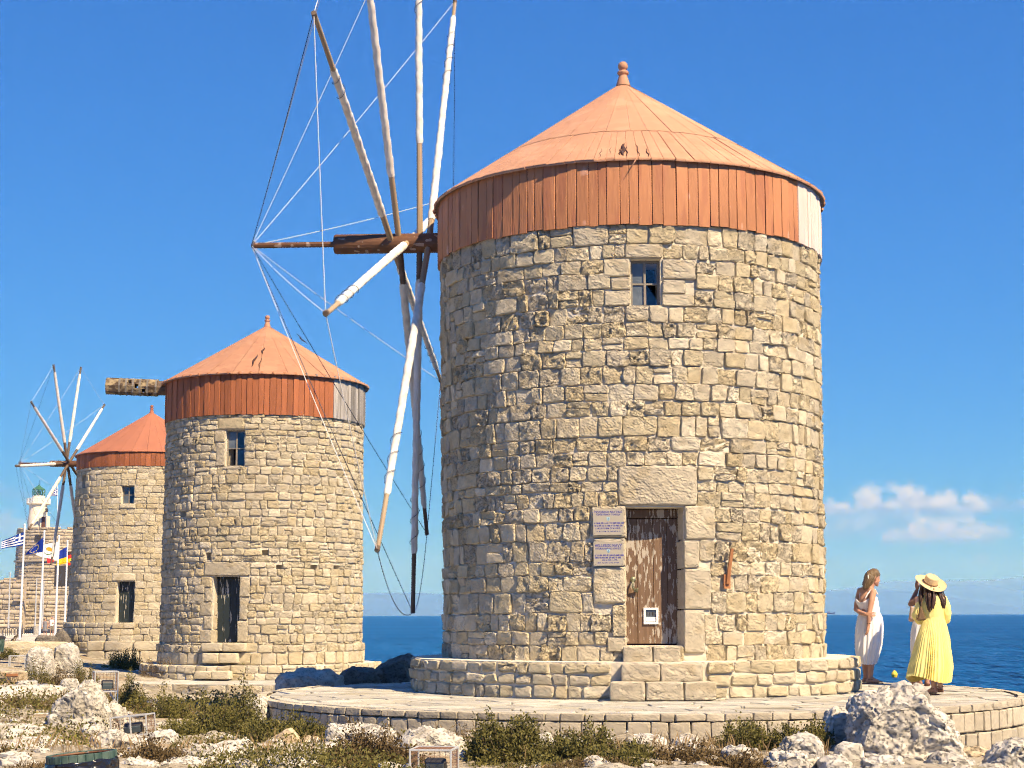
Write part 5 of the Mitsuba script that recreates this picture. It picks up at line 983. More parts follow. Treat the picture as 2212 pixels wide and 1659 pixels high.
def cyprus(p, n, uv):
    x, y = (uv.x - .5) * 1.5, uv.y - .42; blob_ = dr.square(x / .30) + dr.square((y + x * .25) / .13); br = (dr.abs(dr.sqrt(dr.square(x) + dr.square(y)) - .36) < .03) & (y > .2)
    return dr.select(blob_ < 1, mi.Color3f(.70, .33, .03), dr.select(br, mi.Color3f(.10, .17, .05), mi.Color3f(.80, .80, .80)))
def stripes(cols):
    def f(p, n, uv):
        c = mi.Color3f(cols[-1][1])
        for k, q in reversed(cols[:-1]): c = dr.select(uv.y < k, mi.Color3f(q), c)
        return c
    return f
def flagpole(top, bot, d, label, r=.085):
    K = thing('flagpole', label, 'flagpole', 'flagpoles on the quay'); a, b = at(*bot, d), at(*top, d); b[1] = a[1]
    solid(K + '__mast', tube(line(a, b, 6), np.linspace(r * 1.15, r * .85, 6), 10), 'white_paint', smooth=True); solid(K + '__truck', trimesh.creation.icosphere(1, r * 1.2).apply_translation(b), 'white_paint'); solid(K + '__base', lathe([[0, 0], [r * 2.6, 0], [r * 2.4, .12], [0, .13]], a - [0, 0, .03], 12), 'rock_grey')
flagpole((53.5, 1134), (42, 1383.5), 133, 'leftmost tall white flagpole, flying the striped Greek flag'); flagpole((96, 1148), (85, 1380), 137, 'second white flagpole from the left, flying the blue starred flag'); flagpole((127.5, 1158), (119, 1374.5), 146, 'third white flagpole from the left, flying the white flag with a copper island'); flagpole((146, 1168.5), (139.5, 1356), 160, 'fourth white flagpole, nearest to the far windmill')
cloth([(51.5, 1149), (50, 1178), (3, 1169), (3, 1186)], 132.8, greek, 'flag', 'blue and white striped flag with a cross on the leftmost pole', 1.4, .07)
cloth([(94, 1160), (92.5, 1192), (58, 1193), (53, 1199)], 136.8, europe, 'flag', 'dark blue flag with a ring of yellow stars', 1.6, .09)
cloth([(126, 1170), (124, 1211), (96, 1176), (76, 1199)], 145.8, cyprus, 'flag', 'white flag with a copper coloured island and green twigs', 1.3, .08)
cloth([(117, 1190), (116, 1214), (99, 1190), (103, 1217)], 150, stripes([(.38, (.78, .78, .78)), (1, (.55, .03, .04))]), 'flag', 'white over red flag half hidden behind the flag with the copper island', 1.0, .08)
cloth([(144.5, 1181), (143.5, 1217), (129, 1190), (121, 1221)], 159.8, stripes([(.62, (.02, .045, .30)), (1, (.80, .56, .02))]), 'flag', 'blue over yellow flag on the fourth pole', 1.2, .07)
cloth([(166, 1186), (166, 1220), (146.5, 1193), (146.5, 1221)], 168, stripes([(.24, (.06, .035, .03)), (.50, (.60, .04, .03)), (.80, (.82, .55, .02)), (1, (.60, .04, .03))]), 'flag', 'dark, red and yellow banded flag partly behind the far windmill', 1.2, .05)
K = thing('flagpole', 'thin flagpole on the fort top with a small striped flag, right of the lighthouse', 'flagpole', 'flagpoles on the quay'); a, b = at(124, 1140, FD), at(124.5, 1049, FD); solid(K + '__mast', tube([a, b], .06, 6), 'white_paint')
cloth([(124, 1055), (123.6, 1071), (106, 1066), (103, 1072)], FD - .2, greek, 'flag', 'small blue and white striped flag flying beside the lighthouse', 1.5, .08)
# street lamps, hoops, bins
def lamp_post(px, y0, y1, d, arm, label):
    K = thing('street_lamp', label, 'street lamp', 'street lamps on the quay'); a, b = at(px, y1, d), at(px + 4, y0, d); solid(K + '__pole', tube(line(a, b, 4), np.linspace(.10, .06, 4), 8), 'cage_steel')
    if arm: e = at(arm, y0 - 7, d); solid(K + '__arm', tube([b, b + (e - b) * .5 + [0, 0, .1], e], [.05, .045, .04], 6), 'cage_steel'); m = bevel_box(1.0, .3, .12, .04); m.apply_translation(e); solid(K + '__lamp_head', m, 'white_paint')
lamp_post(18, 1236, 1360, 185, 0, 'street lamp with a long arm reaching out of the picture at left'); lamp_post(75.5, 1249, 1356, 195, None, 'plain grey post before the fort wall, left of the second flagpole'); lamp_post(91, 1255, 1354, 196, None, 'thin grey post before the fort wall, right of the second flagpole')
for q, (x, y0, y1, w) in enumerate([(2, 1358, 1375, 5), (9.5, 1358.5, 1374.5, 5.5), (18.4, 1357, 1373, 5), (27.5, 1358, 1372, 6), (35, 1358, 1371.5, 5), (51, 1357, 1369.5, 4.5), (60, 1356, 1369, 4.5), (68, 1356, 1368.5, 4)]):
    d = 150 + q * 2.2; A, B, C, D = at(x - w / 2, y1, d), at(x - w / 2, y0, d), at(x + w / 2, y0, d), at(x + w / 2, y1, d); solid('bike_hoop', tube([A, A + (B - A) * .85, B + (C - B) * .2, C + (B - C) * .2, D + (C - D) * .85, D], .035, 6), 'lamp_black', label=['leftmost black steel hoop before the fort wall, at the picture edge', 'second black steel hoop from the left before the fort wall', 'third black steel hoop from the left, left of the dark bin', 'black steel hoop just left of the leftmost flagpole', 'black steel hoop beside the dark round bin, behind the leftmost flagpole', 'black steel hoop just right of the leftmost flagpole', 'second black steel hoop right of the leftmost flagpole', 'black steel hoop next to the grey concrete cylinder'][q], cat='bike rack', group='steel hoops along the quay')
for x0, x1, y0, y1, d, bs, lb in ((36.5, 47.5, 1358, 1377, 140, 'rock_dark', 'dark round bin half behind the leftmost flagpole'), (72, 84, 1353, 1371, 164, 'rock_grey', 'grey concrete cylinder left of the second flagpole')):
    a = at((x0 + x1) / 2, y1, d); r = (x1 - x0) / 2 / 3600 * d; h = (y1 - y0) / 3600 * d; solid('quay_bin', lathe([[0, 0], [r, 0], [r, h * .9], [r * 1.04, h * .92], [r * 1.04, h], [r * .8, h], [r * .8, h * .9], [0, h * .9]], a, 20), bs, label=lb, cat='bin')
bn = thing('broken_bench', 'tilted brown wooden bench on the quay behind the block wall', 'bench'); A = at(24, 1385.5, 60)
for q in range(4): m = bevel_box(.05, .30, .02, .004); X = trimesh.transformations.rotation_matrix(-.9, [0, 1, 0]); X[:3, 3] = A + [.02 + .05 * q, .1, .06 + .055 * q]; m.apply_transform(X); solid(bn + '__back_slat', m, 'old_hub_wood')
for q in range(3): m = bevel_box(.07, .30, .02, .004); m.apply_translation(A + [-.16 + .08 * q, .1, .02]); solid(bn + '__seat_slat', m, 'old_hub_wood')
for q in range(2): solid(bn + '__leg', bar(A + [.06, .0 + .2 * q, -.02], A + [.18, .0 + .2 * q, .24], .03), 'old_hub_wood')
# ship and buoy
SHP = thing('cargo_ship', 'tiny dark ship on the horizon just right of the near windmill', 'ship'); s0 = at(1793, 1326.5, 2600); kk = 2600 / 3600
hull = [(-9, .2), (8, .2), (10.5, 5.2), (7.5, 4.2), (-2, 3.2), (-8.5, 3.6), (-9.8, 3.4)]; m = trimesh.creation.extrude_polygon(Polygon(hull), 4.5, engine='earcut'); m.apply_transform(trimesh.transformations.rotation_matrix(math.pi / 2, [1, 0, 0])); m.apply_scale([kk, 1, kk * .8]); m.apply_translation(s0); solid(SHP + '__hull', m, 'lamp_black')
m = cat_mesh([boxm(-6, -1, -3.5, -1, 3, 6), boxm(-5, -2.5, -3.2, -1.2, 6, 7.6)]); m.apply_scale([kk, 1, kk * .8]); m.apply_translation(s0); solid(SHP + '__cabin', m, 'rock_dark'); m = tube([[-1, -2, 3], [-1, -2, 11]], .25, 5); m.apply_scale([kk, 1, kk * .8]); m.apply_translation(s0); solid(SHP + '__mast', m, 'lamp_black')
mat('buoy_yellow', (.75, .55, .04), .45); b0 = atz(1932.4, 1463, SEA); BU = thing('buoy', 'yellow diamond shaped buoy floating between the two women', 'buoy')
solid(BU + '__float', lathe(np.array([[0, -.06], [.16, .02], [.21, .17], [.20, .24], [.09, .40], [0, .44]]) * .75, b0, 10), 'buoy_yellow'); solid(BU + '__ring', tube([b0 + [.03 * math.cos(a), 0, (.45 + .03 * math.sin(a)) * .75] for a in np.linspace(0, 6.28, 9)], .008, 4), 'rust_iron')
# ---------------------------------------------------------------- people
rng = np.random.default_rng(71)
mat('skin_tan', lambda p, n, uv: mi.Color3f(.50, .27, .175) * (.9 + .2 * tf(p.x * 14, p.y * 14, p.z * 14, 2)), .55, specular=.35); mat('skin_dark', (.30, .155, .10), .55, specular=.35); mat('skin_fair', (.58, .36, .26), .55)
mat('white_linen', lambda p, n, uv: mi.Color3f(.80, .79, .80) * (.92 + .12 * tf(p.x * 30, p.y * 30, p.z * 9, 2)), .9, lambda p, n, uv: tf(p.x * 40, p.y * 40, p.z * 12, 2), .006, specular=.15)
mat('yellow_muslin', lambda p, n, uv: mi.Color3f(.86, .75, .27) * (.92 + .12 * tf(p.x * 30, p.y * 30, p.z * 9, 2)), .9, lambda p, n, uv: tf(p.x * 40, p.y * 40, p.z * 10, 2), .006, specular=.15)
mat('straw', lambda p, n, uv: mi.Color3f(.70, .53, .29) * (.78 + .35 * tn(p.x * 90, p.y * 90, p.z * 90)), .8, specular=.2); mat('hat_band', (.17, .08, .035), .7)
def hair_mat(name, a, b): mat(name, lambda p, n, uv: tm(a, b, tf(p.x * 90, p.y * 90, p.z * 9, 3)), .45, lambda p, n, uv: tn(p.x * 130, p.y * 130, p.z * 10), .006, specular=.45)
hair_mat('hair_blonde', (.075, .048, .024), (.24, .165, .085)); hair_mat('hair_brown', (.020, .010, .007), (.095, .048, .03)); mat('sandal', (.16, .075, .05), .7); mat('leather_brown', (.13, .075, .03), .6); mat('tan_bag', (.42, .30, .22), .7); mat('grey_dress', (.20, .20, .21), .9); mat('khaki', (.25, .21, .16), .9); mat('eye_white', (.75, .74, .72), .3); mat('eye_dark', (.03, .02, .015), .2); mat('lip', (.45, .15, .13), .5)
UNIT = trimesh.creation.icosphere(2).vertices
def sph(p, r, s=(1, 1, 1)): return np.asarray(p, float) + UNIT * r * np.asarray(s)
def limb(*pr):
    """Hulls of neighbouring spheres: a tapering limb through the joints (point, radius)."""
    out = [Manifold.hull_points(np.vstack([sph(a, ra), sph(b, rb)]).tolist()) for (a, ra), (b, rb) in zip(pr[:-1], pr[1:])]
    return out
def fuse(parts, res=.02, smooth=8):
    m = parts[0]
    for q in parts[1:]: m = m + q
    m = man(m.refine_to_length(res))
    if smooth: trimesh.smoothing.filter_taubin(m, iterations=smooth)
    return m
def unit(v): v = np.asarray(v, float); return v / np.linalg.norm(v)
def hand(w, d, n, s=1.0, curl=.5, thumb=1):
    """Palm, four unequal bent fingers and a thumb from the wrist w along d, palm facing n."""
    d, n = unit(d), unit(n); sd = np.cross(d, n) * thumb; out = []
    palm = [sph(w, .018 * s)] + [sph(w + d * .075 * s + sd * x * s, .011 * s) for x in (-.030, -.01, .012, .032)] + [sph(w + d * .03 * s + sd * .03 * s, .014 * s)]
    out.append(Manifold.hull_points(np.vstack(palm).tolist()))
    for x, L in ((-.030, .058), (-.010, .072), (.012, .078), (.032, .070)):
        p = w + d * .075 * s + sd * x * s; pts = [p]; a = curl * .5
        for k, f in enumerate((.45, .33, .26)): p = p + (d * math.cos(a) + n * math.sin(a)) * L * f * s; pts.append(p); a += curl
        out += limb(*[(q, (.0088 - .0009 * k) * s) for k, q in enumerate(pts)])
    p = w + d * .03 * s + sd * .034 * s; q = p + (d * .6 + sd * .7 + n * .3) * .035 * s; r = q + (d * .85 + sd * .15 + n * .45) * .032 * s; out += limb((p, .011 * s), (q, .0095 * s), (r, .008 * s))
    return out
def head_parts(c, f, up=(0, 0, 1), s=1.0):
    """Skull, jaw, nose, brow, ears round the centre c, looking along f."""
    f, u = unit(f), unit(up); r = np.cross(f, u); P = lambda a, b, e: c + (f * a + r * b + u * e) * s
    out = [Manifold.hull_points(np.vstack([sph(P(-.015, 0, .03), .083 * s), sph(P(.025, 0, .035), .072 * s), sph(P(.03, .0, -.01), .062 * s), sph(P(-.03, 0, -.01), .068 * s)]).tolist()),
           Manifold.hull_points(np.vstack([sph(P(.035, .022, -.03), .042 * s), sph(P(.035, -.022, -.03), .042 * s), sph(P(.068, 0, -.088), .022 * s), sph(P(.0, .045, -.05), .022 * s), sph(P(.0, -.045, -.05), .022 * s)]).tolist()),
           Manifold.hull_points(np.vstack([sph(P(.086, 0, .018), .009 * s), sph(P(.112, 0, -.022), .0105 * s), sph(P(.088, .013, -.030), .010 * s), sph(P(.088, -.013, -.030), .010 * s)]).tolist()),
           Manifold.hull_points(np.vstack([sph(P(.082, .03, .030), .012 * s), sph(P(.082, -.03, .030), .012 * s)]).tolist()), Manifold.hull_points(np.vstack([sph(P(.088, .014, -.056), .008 * s), sph(P(.088, -.014, -.056), .008 * s), sph(P(.093, 0, -.055), .009 * s)]).tolist())]
    for q in (-1, 1): out.append(Manifold.hull_points(np.vstack([sph(P(-.01, q * .078, .012), .012 * s), sph(P(-.018, q * .084, .026), .014 * s), sph(P(-.004, q * .076, -.022), .008 * s)]).tolist()))
    eyes = [trimesh.creation.icosphere(1, .011 * s).apply_translation(P(.078, q * .031, .010)) for q in (-1, 1)]; iris = [trimesh.creation.icosphere(1, .006 * s).apply_translation(P(.0855, q * .031, .010)) for q in (-1, 1)]; lip = tube([P(.094, .022, -.056), P(.101, 0, -.055), P(.094, -.022, -.056)], [.003 * s, .0055 * s, .003 * s], 5)
    return out, eyes, iris, lip
def loft(secs, n=96, pleats=0, depth=0.0, t0=0.0, yaw=0.0, seed=0, wob=.0, cap_top=False, ragged=0.0, scoop=0.0, back=0.0):
    """A garment through elliptical sections (centre, rx, ry), with folds that deepen downward."""
    C = np.array([q[0] for q in secs], float); rx = np.array([q[1] for q in secs]); ry = np.array([q[2] for q in secs]); m = 40; tt = np.linspace(0, 1, len(secs)); t = np.linspace(0, 1, m)
    from scipy.interpolate import PchipInterpolator as PI
    C, rx, ry = np.stack([PI(tt, C[:, k])(t) for k in range(3)], 1), PI(tt, rx)(t), PI(tt, ry)(t); a = np.linspace(0, 2 * np.pi, n, endpoint=False)
    A, Tt = np.meshgrid(a, t); f = 1.0
    g = np.clip((Tt - t0) / (1 - t0 + 1e-9), 0, 1)
    w = meshkit.noise(np.stack([np.cos(A) * 2.5 + seed, np.sin(A) * 2.5, Tt * 1.2], -1), seed) * 6.0
    f = f + depth * g ** .8 * np.sin(A * pleats + w * 1.6) * (.25 + 1.5 * meshkit.noise(np.stack([np.cos(A) * 4, np.sin(A) * 4, Tt * 1.5 + 5], -1), seed + 2)) + wob * (meshkit.fbm(np.stack([np.cos(A) * 2, np.sin(A) * 2, Tt * 3], -1), 3, seed + 4) - .5)
    x, y = rx[:, None] * np.cos(A) * f, ry[:, None] * np.sin(A) * f
    V = np.stack([C[:, None, 0] + x * math.cos(yaw) - y * math.sin(yaw), C[:, None, 1] + x * math.sin(yaw) + y * math.cos(yaw), C[:, None, 2] + 0 * x - ragged * (Tt > .9) * (Tt - .9) * 10 * np.sin(A * 2 + .8 + seed) - scoop * np.clip(1 - Tt / .22, 0, 1) * np.exp(-(((A - back + np.pi) % (2 * np.pi) - np.pi) / .62) ** 2)], -1).reshape(-1, 3)
    i, j = np.meshgrid(np.arange(m - 1), np.arange(n), indexing='ij'); q = np.stack([i * n + j, (i + 1) * n + j, (i + 1) * n + (j + 1) % n, i * n + (j + 1) % n], -1).reshape(-1, 4); F = np.vstack([q[:, [0, 1, 2]], q[:, [0, 2, 3]]])
    if cap_top: V = np.vstack([V, C[:1]]); F = np.vstack([F, np.stack([np.arange(n), (np.arange(n) + 1) % n, np.full(n, len(V) - 1)], 1)])
    return tri(V, F)
def foot(ankle, f, s=1.0, lift=0.0):
    f = unit([f[0], f[1], 0]); sd = np.array([-f[1], f[0], 0]); a = np.asarray(ankle, float); g = a[2] - .075 * s; heel = np.array([a[0], a[1], g + .028 + lift]) - f * .035 * s; ball = np.array([a[0], a[1], g + .022]) + f * .115 * s; toe = ball + f * .06 * s + [0, 0, -.006]
    return [Manifold.hull_points(np.vstack([sph(a, .036 * s), sph(heel, .030 * s), sph(a + f * .05 * s - [0, 0, .03], .030 * s)]).tolist()), Manifold.hull_points(np.vstack([sph(heel, .027 * s), sph(ball + sd * .022 * s, .020 * s), sph(ball - sd * .022 * s, .020 * s), sph(a + f * .05 * s - [0, 0, .03], .028 * s)]).tolist())] + [q for k, x in enumerate((-.034, -.018, -.002, .014, .030)) for q in limb((ball + sd * x * s, .012 * s), (toe + sd * x * s * 1.05 - f * abs(x + .02) * .45 * s, .0095 * s))]
def sandal(ankle, f, s=1.0, lift=0.0):
    f = unit([f[0], f[1], 0]); sd = np.array([-f[1], f[0], 0]); a = np.asarray(ankle, float); g = a[2] - .080 * s; pts = []
    for x, w, z in ((-.07, .026, lift), (-.02, .032, lift * .6), (.06, .036, 0), (.13, .042, 0), (.185, .026, .004)): pts += [np.array([a[0], a[1], g + z + dz]) + f * x * s + sd * q * w * s for q in (-1, 1) for dz in (-.016, .0)]
    sole = [Manifold.hull_points(np.array(pts[k:k + 8]).tolist()) for k in range(0, 16, 4)]; m = sole[0]
    for q in sole[1:]: m = m + q
    st = [tube([np.array([a[0], a[1], g]) + f * x * s + sd * .040 * s, np.array([a[0], a[1], g + h]) + f * (x - .01) * s, np.array([a[0], a[1], g]) + f * x * s - sd * .040 * s], .006, 5) for x, h in ((.11, .055), (.05, .085))] + [tube([np.array([a[0], a[1], g + .06]) + (f * math.cos(t) + sd * math.sin(t)) * .043 * s for t in np.linspace(.6, 5.7, 9)], .005, 5)]
    return cat_mesh([man(m)] + st)
def locks(chains, key, bs, n=14, spread=.02, r=.010):
    """Wavy tapering locks that follow each chain of (point, radius of the bundle)."""
    out = []
    for ch in chains:
        P = np.array([q[0] for q in ch], float); R = np.array([q[1] for q in ch]); tt = np.linspace(0, 1, len(P)); t = np.linspace(0, 1, 14)
        from scipy.interpolate import PchipInterpolator as PI
        Q, W = np.stack([PI(tt, P[:, k])(t) for k in range(3)], 1), PI(tt, R)(t)
        for _ in range(n):
            o = rng.normal(0, .62, 3); ph = rng.uniform(0, 6); L = rng.uniform(.82, 1.0); k = max(6, int(14 * L))
            C = Q[:k] + W[:k, None] * o + np.stack([np.sin(t[:k] * 9 + ph), np.cos(t[:k] * 8 + ph), 0 * t[:k]], 1) * .008 * t[:k, None]
            out.append(tube(C, r * np.interp(t[:k] / L, [0, .6, .9, 1], [1, 1, .7, .15]), 5))
    return solid(key, cat_mesh(out), bs, smooth=True)
def person(label, group=None): return thing('person', label, 'person', group)
def face(K, e, i, l): solid(K + '__head__eyes', cat_mesh(e), 'eye_white', smooth=True); solid(K + '__head__irises', cat_mesh(i), 'eye_dark', smooth=True); solid(K + '__head__lips', l, 'lip', smooth=True)

# --- the woman in white, turned away to the right, left hand holding her right arm behind her back
D0 = 24.95; J = lambda x, y, dd=0.0: at(x, y, D0 + dd); fw = np.array([.80, .60, 0])
K = person('woman in a white strappy midi dress, arms behind her back')
hd, ey, ir, lp = head_parts(J(1886.5, 1250.5), (.93, .34, -.06), (0.05, 0, 1), .98)
body = limb((J(1878, 1342), .125), (J(1874, 1318), .105), (J(1871, 1297), .112), (J(1873, 1284), .095)) + limb((J(1858.5, 1277, .10), .052), (J(1873, 1277, 0), .075), (J(1886, 1279, -.10), .052)) + limb((J(1877, 1275), .058), (J(1883, 1262), .050), (J(1885.5, 1254), .055))
arms = limb((J(1886, 1280, -.14), .050), (J(1883, 1298, -.18), .043), (J(1878.5, 1319, -.20), .036), (J(1877.5, 1332, -.20), .036), (J(1876, 1349, -.19), .026)) + limb((J(1857.5, 1279, .13), .048), (J(1852, 1298, .11), .042), (J(1849, 1316, .06), .035), (J(1858, 1323, -.06), .034), (J(1871, 1327, -.20), .026))
legs = []
for x0, x1, x2, dd in ((1872, 1870, 1870.5, .09), (1884, 1881.5, 1880, -.07)): legs += limb((J(1877 + (x0 - 1878) * .6, 1345, dd), .095), (J(x0, 1405, dd), .058), (J(x1, 1432, dd), .054), (J(x1 - .3, 1443, dd), .046), (J(x2, 1464.5, dd), .032))
f1 = [J(1870.5, 1464.5, .09), J(1880, 1464.5, -.07)]
for q in f1: q[2] = .088
bm = fuse(body + arms + legs + foot(f1[0], (.95, .2)) + foot(f1[1], (.97, -.05)), .018, 8)
obj(K + '__body', (bm.vertices, bm.faces), 'skin_tan', smooth=True)
hm = fuse(hd, .012, 5); obj(K + '__head', (hm.vertices, hm.faces), 'skin_tan', smooth=True); face(K, ey, ir, lp)
hands = cat_mesh([man(q) for q in hand(J(1876, 1350, -.19), (-.08, .05, -1), (-.6, .5, 0), 1.0, .35, 1) + hand(J(1872, 1327, -.215), (.95, -.25, -.08), (.25, .95, .1), .95, .45, 1)]); solid(K + '__hands', hands, 'skin_tan', smooth=True)
yw = -.55
dress = loft([(J(1871.5, 1289.5), .155, .120), (J(1872, 1296), .170, .135), (J(1876, 1310), .158, .128), (J(1878.5, 1321), .150, .120), (J(1879, 1334), .185, .150), (J(1878, 1360), .205, .175), (J(1876.5, 1392), .195, .180), (J(1875, 1415), .165, .165), (J(1874.8, 1434.5), .125, .145)], 140, 17, .075, .42, yw, 3, .08, ragged=.006, scoop=.085, back=4.45)
obj(K + '__dress', (dress.vertices, dress.faces), 'white_linen', smooth=True)
belt = tube([J(1878.5 + 21.8 * math.cos(a) * math.cos(yw) - 17.5 * math.sin(a) * math.sin(yw), 1321, (21.8 * math.cos(a) * math.sin(yw) + 17.5 * math.sin(a) * math.cos(yw)) / 144) for a in np.linspace(0, 6.283, 32)], .009, 5, False); solid(K + '__dress__waistband', belt, 'white_linen', smooth=True)
for ch in ([J(1857, 1293, -.02), J(1857.5, 1283, .03), J(1859.5, 1272.6, .08), J(1868, 1274, .18)], [J(1869.5, 1292, -.155), J(1875, 1282, -.165), J(1881.5, 1274.5, -.12), J(1890, 1273, -.05), J(1896, 1284, -.03)]): solid(K + '__dress__strap', tube(np.array(ch), .010, 6), 'white_linen', smooth=True)
scoop = []
hc = fuse([Manifold.hull_points(np.vstack([sph(J(1883.5, 1243.5, -.005), .094), sph(J(1888, 1239.5, 0), .080), sph(J(1880, 1250, -.01), .080)]).tolist()), Manifold.hull_points(np.vstack([sph(J(1890.5, 1239, -.03), .06), sph(J(1894, 1241, .03), .05)]).tolist())] + limb((J(1879, 1247, -.02), .085), (J(1874, 1258, -.05), .060), (J(1869.5, 1267, -.07), .040)), .016, 4)
v = hc.vertices + hc.vertex_normals * ((meshkit.noise(hc.vertices * [60, 60, 10], 3) - .5) * .014)[:, None]; HK = obj(K + '__hair', (v, hc.faces), 'hair_blonde', smooth=True)
locks([[(J(1881, 1241, -.07), .035), (J(1875, 1253, -.10), .03), (J(1869, 1266, -.10), .022), (J(1866, 1273, -.10), .012)], [(J(1886, 1244, -.09), .03), (J(1881, 1255, -.11), .03), (J(1874, 1266, -.11), .022), (J(1869, 1272, -.11), .010)], [(J(1877, 1243, .0), .03), (J(1870, 1256, -.02), .03), (J(1865, 1268, -.03), .02)]], K + '__hair__locks', 'hair_blonde', 12, .02, .008)
solid(K + '__hair__clip', tube([J(1875.2, 1242, -.095), J(1875.8, 1250, -.115)], .007, 5), 'eye_white')
solid(K + '__bracelet', tube([J(1876.2 + 4.1 * math.cos(a), 1346.5, -.19 + .028 * math.sin(a)) for a in np.linspace(0, 6.283, 15)], .006, 5, False), 'eye_dark')
for k, q in enumerate(f1): solid(K + '__sandal', sandal(q, ((.95, .2), (.97, -.05))[k]), 'sandal')

# --- the woman in yellow, seen from behind
D1 = 21.5; J = lambda x, y, dd=0.0: at(x, y, D1 + dd)
K = person('woman in a long yellow dress and straw hat, seen from behind')
hd, ey, ir, lp = head_parts(J(2009, 1266, .06), (-.12, .95, -.32), (0, .3, 1), .92)
body = limb((J(2012, 1362), .12), (J(2016, 1334), .10), (J(2013, 1308), .115), (J(2012, 1294), .10)) + limb((J(1987, 1296), .05), (J(2012, 1291), .075), (J(2038, 1296), .05)) + limb((J(2012, 1290), .055), (J(2010, 1276, .03), .048))
arms = limb((J(1985, 1298), .045), (J(1981, 1330, .03), .038), (J(1992, 1318, .22), .030), (J(2000, 1300, .30), .026)) + limb((J(2040, 1298), .045), (J(2047, 1332, .03), .038), (J(2034, 1318, .22), .030), (J(2022, 1300, .30), .026))
legs = limb((J(2008, 1370), .09), (J(2012, 1430, .05), .058), (J(2016, 1450, .05), .05), (J(2018, 1487, .04), .032)) + limb((J(2024, 1370), .09), (J(2028, 1430, -.05), .058), (J(2030, 1452, -.05), .05), (J(2031, 1484, -.02), .033))
f2 = [J(2018, 1487, .05), J(2031, 1482, -.03)]; f2[0][2] = .088; f2[1][2] = .12
bm = fuse(body + arms + legs + foot(f2[0], (-.35, .95), .95) + foot(f2[1], (.25, .95), .95, .05), .018, 8); obj(K + '__body', (bm.vertices, bm.faces), 'skin_fair', smooth=True)
hm = fuse(hd, .012, 5); obj(K + '__head', (hm.vertices, hm.faces), 'skin_fair', smooth=True); face(K, ey, ir, lp)
solid(K + '__hands', cat_mesh([man(q) for q in hand(J(2001, 1299, .31), (.3, .3, .9), (.9, .1, -.2), .9, .6, 1) + hand(J(2021, 1299, .31), (-.3, .3, .9), (-.9, .1, -.2), .9, .6, -1)]), 'skin_fair', smooth=True)
sk = loft([(J(2018, 1330), .128, .105), (J(2018, 1336), .130, .112), (J(2017, 1352), .160, .14), (J(2014.5, 1380), .205, .18), (J(2012, 1412), .242, .215), (J(2010, 1442), .272, .25), (J(2007, 1467), .278, .262)], 260, 47, .055, .06, 0, 9, .16, ragged=.045)
obj(K + '__skirt', (sk.vertices, sk.faces), 'yellow_muslin', smooth=True)
top = loft([(J(2011.5, 1281), .060, .055), (J(2011.5, 1286), .115, .085), (J(2012, 1294), .155, .105), (J(2013, 1306), .160, .115), (J(2015.5, 1322), .138, .108), (J(2017.5, 1334), .128, .107)], 96, 7, .02, .2, 0, 4, .07); obj(K + '__top', (top.vertices, top.faces), 'yellow_muslin', smooth=True)
def sleeve(*pr):
    m = fuse(limb(*pr), .02, 6); v = m.vertices + m.vertex_normals * ((meshkit.fbm(m.vertices * [16, 16, 9], 3, 5) - .5) * .045)[:, None]; return obj(K + '__sleeve', (v, m.faces), 'yellow_muslin', smooth=True)
sleeve((J(1989, 1296), .055), (J(1985, 1310), .056), (J(1983, 1328), .068), (J(1986, 1337, .04), .066), (J(1990, 1330, .14), .055)); sleeve((J(2037, 1296), .055), (J(2042, 1310), .056), (J(2044.5, 1326), .066), (J(2043, 1336, .04), .064), (J(2036, 1326, .14), .055))
# hat
hn = unit([.20, -.50, .84]); hc_ = J(2010.2, 1259.5, .02); hx = unit(np.cross([0, 1, 0], hn)); hy = np.cross(hn, hx)
def hat_pt(r, a, z): return hc_ + (hx * math.cos(a) + hy * math.sin(a)) * (r + .035 * max(0, r - .088) / .08) + hn * z * 1.1
prof = [(.088, .0), (.090, .02), (.088, .06), (.084, .082), (.076, .088), (.05, .086), (.0, .083)]; brim = [(.168, .010), (.160, .004), (.14, .0), (.11, -.003), (.088, .0)]
N = 64; rows_ = [[hat_pt(r, a, z + (.012 * math.sin(2 * a + 1) * (r > .1) * (r - .088) / .08)) for a in np.linspace(0, 2 * np.pi, N, endpoint=False)] for r, z in [(.168, .004), (.14, -.005), (.088, -.006)][::-1] + brim + prof[1:]]
V = np.array(rows_).reshape(-1, 3); i, j = np.meshgrid(np.arange(len(rows_) - 1), np.arange(N), indexing='ij'); q = np.stack([i * N + j, (i + 1) * N + j, (i + 1) * N + (j + 1) % N, i * N + (j + 1) % N], -1).reshape(-1, 4)
HT = obj(K + '__hat', tri(V, np.vstack([q[:, [0, 1, 2]], q[:, [0, 2, 3]]])), 'straw', smooth=45); solid(HT + '__band', tube([hat_pt(.0905, a, .010) for a in np.linspace(0, 2 * np.pi, 40)], .006, 5, False), 'hat_band', smooth=True)
solid(HT + '__crown_seam', tube([hat_pt(.0875, a, .075) for a in np.linspace(0, 2 * np.pi, 40)], .0022, 4, False), 'straw')
hcm = fuse([Manifold.hull_points(np.vstack([sph(J(2010, 1269, .05), .082), sph(J(2010, 1275, .02), .084), sph(J(2011, 1281, .0), .072)]).tolist())], .02, 3); HK = obj(K + '__hair', (hcm.vertices, hcm.faces), 'hair_brown', smooth=True)
